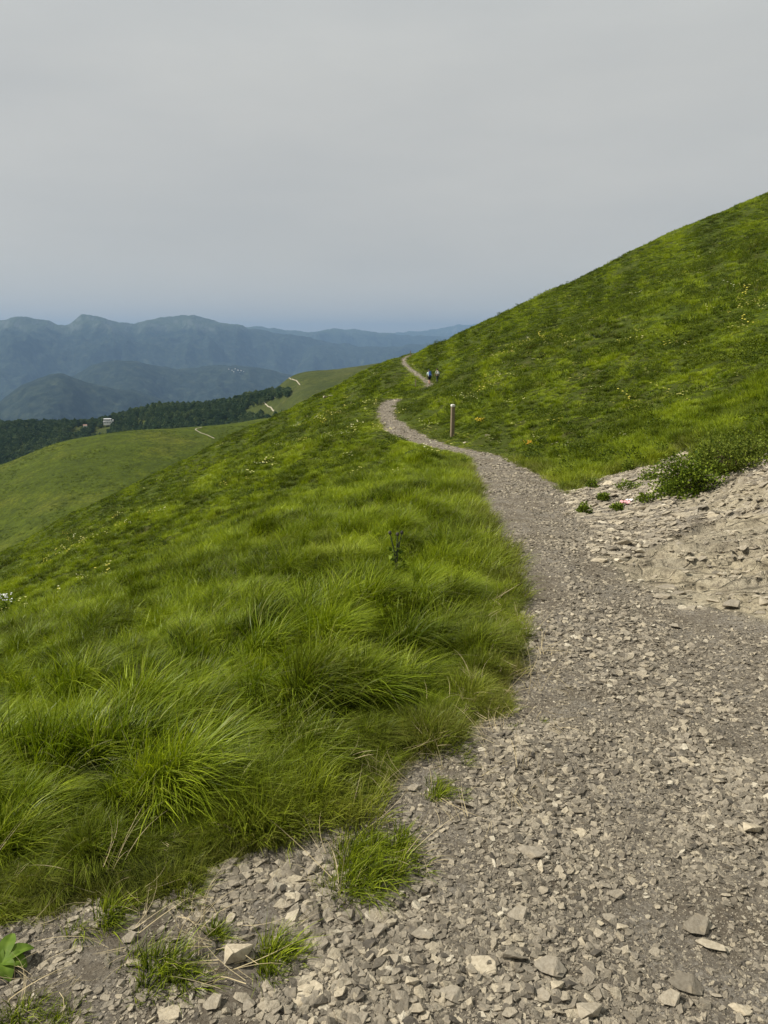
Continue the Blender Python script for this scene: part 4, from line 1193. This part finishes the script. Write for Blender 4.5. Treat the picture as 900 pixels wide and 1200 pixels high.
def house(x, y, z, w, d, h, rz, label, group=None):
    r = empty('house', (x, y, z), label, 'house', group, rz)
    bm = bmesh.new(); box_into(bm, (0, 0, h / 2 - 1), (w, d, h + 2), 0); obj('wall', bm_mesh(bm, 'wall', M_WALL), r)
    V = [(-w * .55, -d * .58, h), (w * .55, -d * .58, h), (w * .55, d * .58, h), (-w * .55, d * .58, h), (-w * .55, 0, h + d * .32), (w * .55, 0, h + d * .32)]
    me = bpy.data.meshes.new('roof'); me.from_pydata(V, [], [(0, 1, 5, 4), (2, 3, 4, 5), (0, 4, 3), (1, 2, 5), (0, 3, 2, 1)]); me.materials.append(M_TILE); obj('roof', me, r)
house(BLD2[0], BLD2[1], BLD2[2], 4.5, 3.2, 2.8, .3, 'tiny white house almost hidden in the forest beside the two-tier building')
for q, (px, py, w) in enumerate([(268, 433, 24), (272, 434, 20), (275.5, 432.6, 26), (279, 434.2, 30), (282.5, 434.8, 24), (285.5, 435.6, 18), (274, 436, 20), (281, 436.8, 16)]):
    hx = hit(f_mount, px, py, 3000, 20000)
    w *= .45; house(hx[0], hx[1], hx[2], w, w * .7, w * .55, q * .7, 'white house of a distant village on the mountain side', 'houses of the distant village')

# ------------------------------------------------------------------ world, sun, camera, haze
SUN_EL, SUN_AZ = math.radians(47), math.radians(-88)      # azimuth from +Y, towards +X
def setup_light():
    w = bpy.data.worlds.new('World'); S.world = w; w.use_nodes = True
    nt = w.node_tree; nt.nodes.clear(); k = N(nt)
    out = nt.nodes.new('ShaderNodeOutputWorld'); bg = nt.nodes.new('ShaderNodeBackground')
    sky = nt.nodes.new('ShaderNodeTexSky'); sky.sky_type = 'NISHITA'; sky.sun_disc = False
    sky.sun_elevation = SUN_EL; sky.sun_rotation = SUN_AZ; sky.altitude = 1500; sky.air_density = 1.2; sky.dust_density = 5; sky.ozone_density = 1
    tc = k.add('ShaderNodeTexCoord').outputs['Generated']; sp = k.add('ShaderNodeSeparateXYZ'); k.l(tc, sp.inputs[0])
    mp = k.add('ShaderNodeMapping'); mp.inputs['Scale'].default_value = (1.2, 1.2, 5); k.l(tc, mp.inputs[0])
    cl = k.noise(1.4, mp.outputs[0], 5, .55)
    veil = k.ramp(sp.outputs[2], [(.0, (6.4, 6.1, 5.5)), (.04, (6.1, 5.9, 5.4)), (.11, (6.1, 5.85, 5.3)), (.3, (6.1, 6.0, 5.55)), (.6, (6.35, 6.65, 6.5)), (1., (6.7, 7.1, 7.0))])
    v2 = k.mix(k.math('MULTIPLY', k.math('SUBTRACT', cl, .35), .9), veil, (3.6, 3.75, 3.8))
    k.l(k.mix(.9, sky.outputs[0], v2), bg.inputs[0]); bg.inputs[1].default_value = .085
    k.l(bg.outputs[0], out.inputs[0])
    L = bpy.data.lights.new('sun', 'SUN'); L.energy = 5.0; L.angle = math.radians(1.0); L.color = (1, .955, .88)
    o = bpy.data.objects.new('sun', L); link(o)
    d = Vector((math.sin(SUN_AZ) * math.cos(SUN_EL), math.cos(SUN_AZ) * math.cos(SUN_EL), math.sin(SUN_EL)))
    o.rotation_euler = d.to_track_quat('Z', 'Y').to_euler(); o.location = (-30, 20, 60)
setup_light()

def build_haze():
    m, nt, out = new_mat('air_haze'); k = N(nt)
    v = k.add('ShaderNodeVolumePrincipled'); v.inputs['Color'].default_value = (.285, .45, .68, 1); v.inputs['Density'].default_value = .60e-4
    v.inputs['Anisotropy'].default_value = .1
    k.l(v.outputs[0], out.inputs['Volume'])
    x0, x1, y0, y1, z0, z1 = -29000, 23000, -600, 28500, -1400, 620
    V = [(x, y, z) for z in (z0, z1) for y in (y0, y1) for x in (x0, x1)]
    Fc = [[0, 2, 3, 1], [4, 5, 7, 6], [0, 1, 5, 4], [2, 6, 7, 3], [0, 4, 6, 2], [1, 3, 7, 5]]
    o = obj('haze', mesh_np('haze', V, Fc, m, False), kind='stuff')
build_haze()

cam = bpy.data.cameras.new('camera'); co = bpy.data.objects.new('camera', cam); link(co)
cam.sensor_fit = 'VERTICAL'; cam.sensor_height = 24; cam.sensor_width = 18; cam.lens = F / 1200 * 24
cam.clip_start = .05; cam.clip_end = 80000
co.location = CAM; co.rotation_euler = (math.pi / 2 - PITCH, 0, 0)
S.camera = co
S.view_settings.view_transform = 'Standard'; S.view_settings.look = 'None'; S.view_settings.exposure = .3; S.view_settings.gamma = 1
S.view_settings.use_curve_mapping = False
S.cycles.use_denoising = True
S.cycles.max_bounces = 5; S.cycles.diffuse_bounces = 2; S.cycles.transmission_bounces = 3; S.cycles.volume_bounces = 0
S.cycles.caustics_reflective = False; S.cycles.caustics_refractive = False
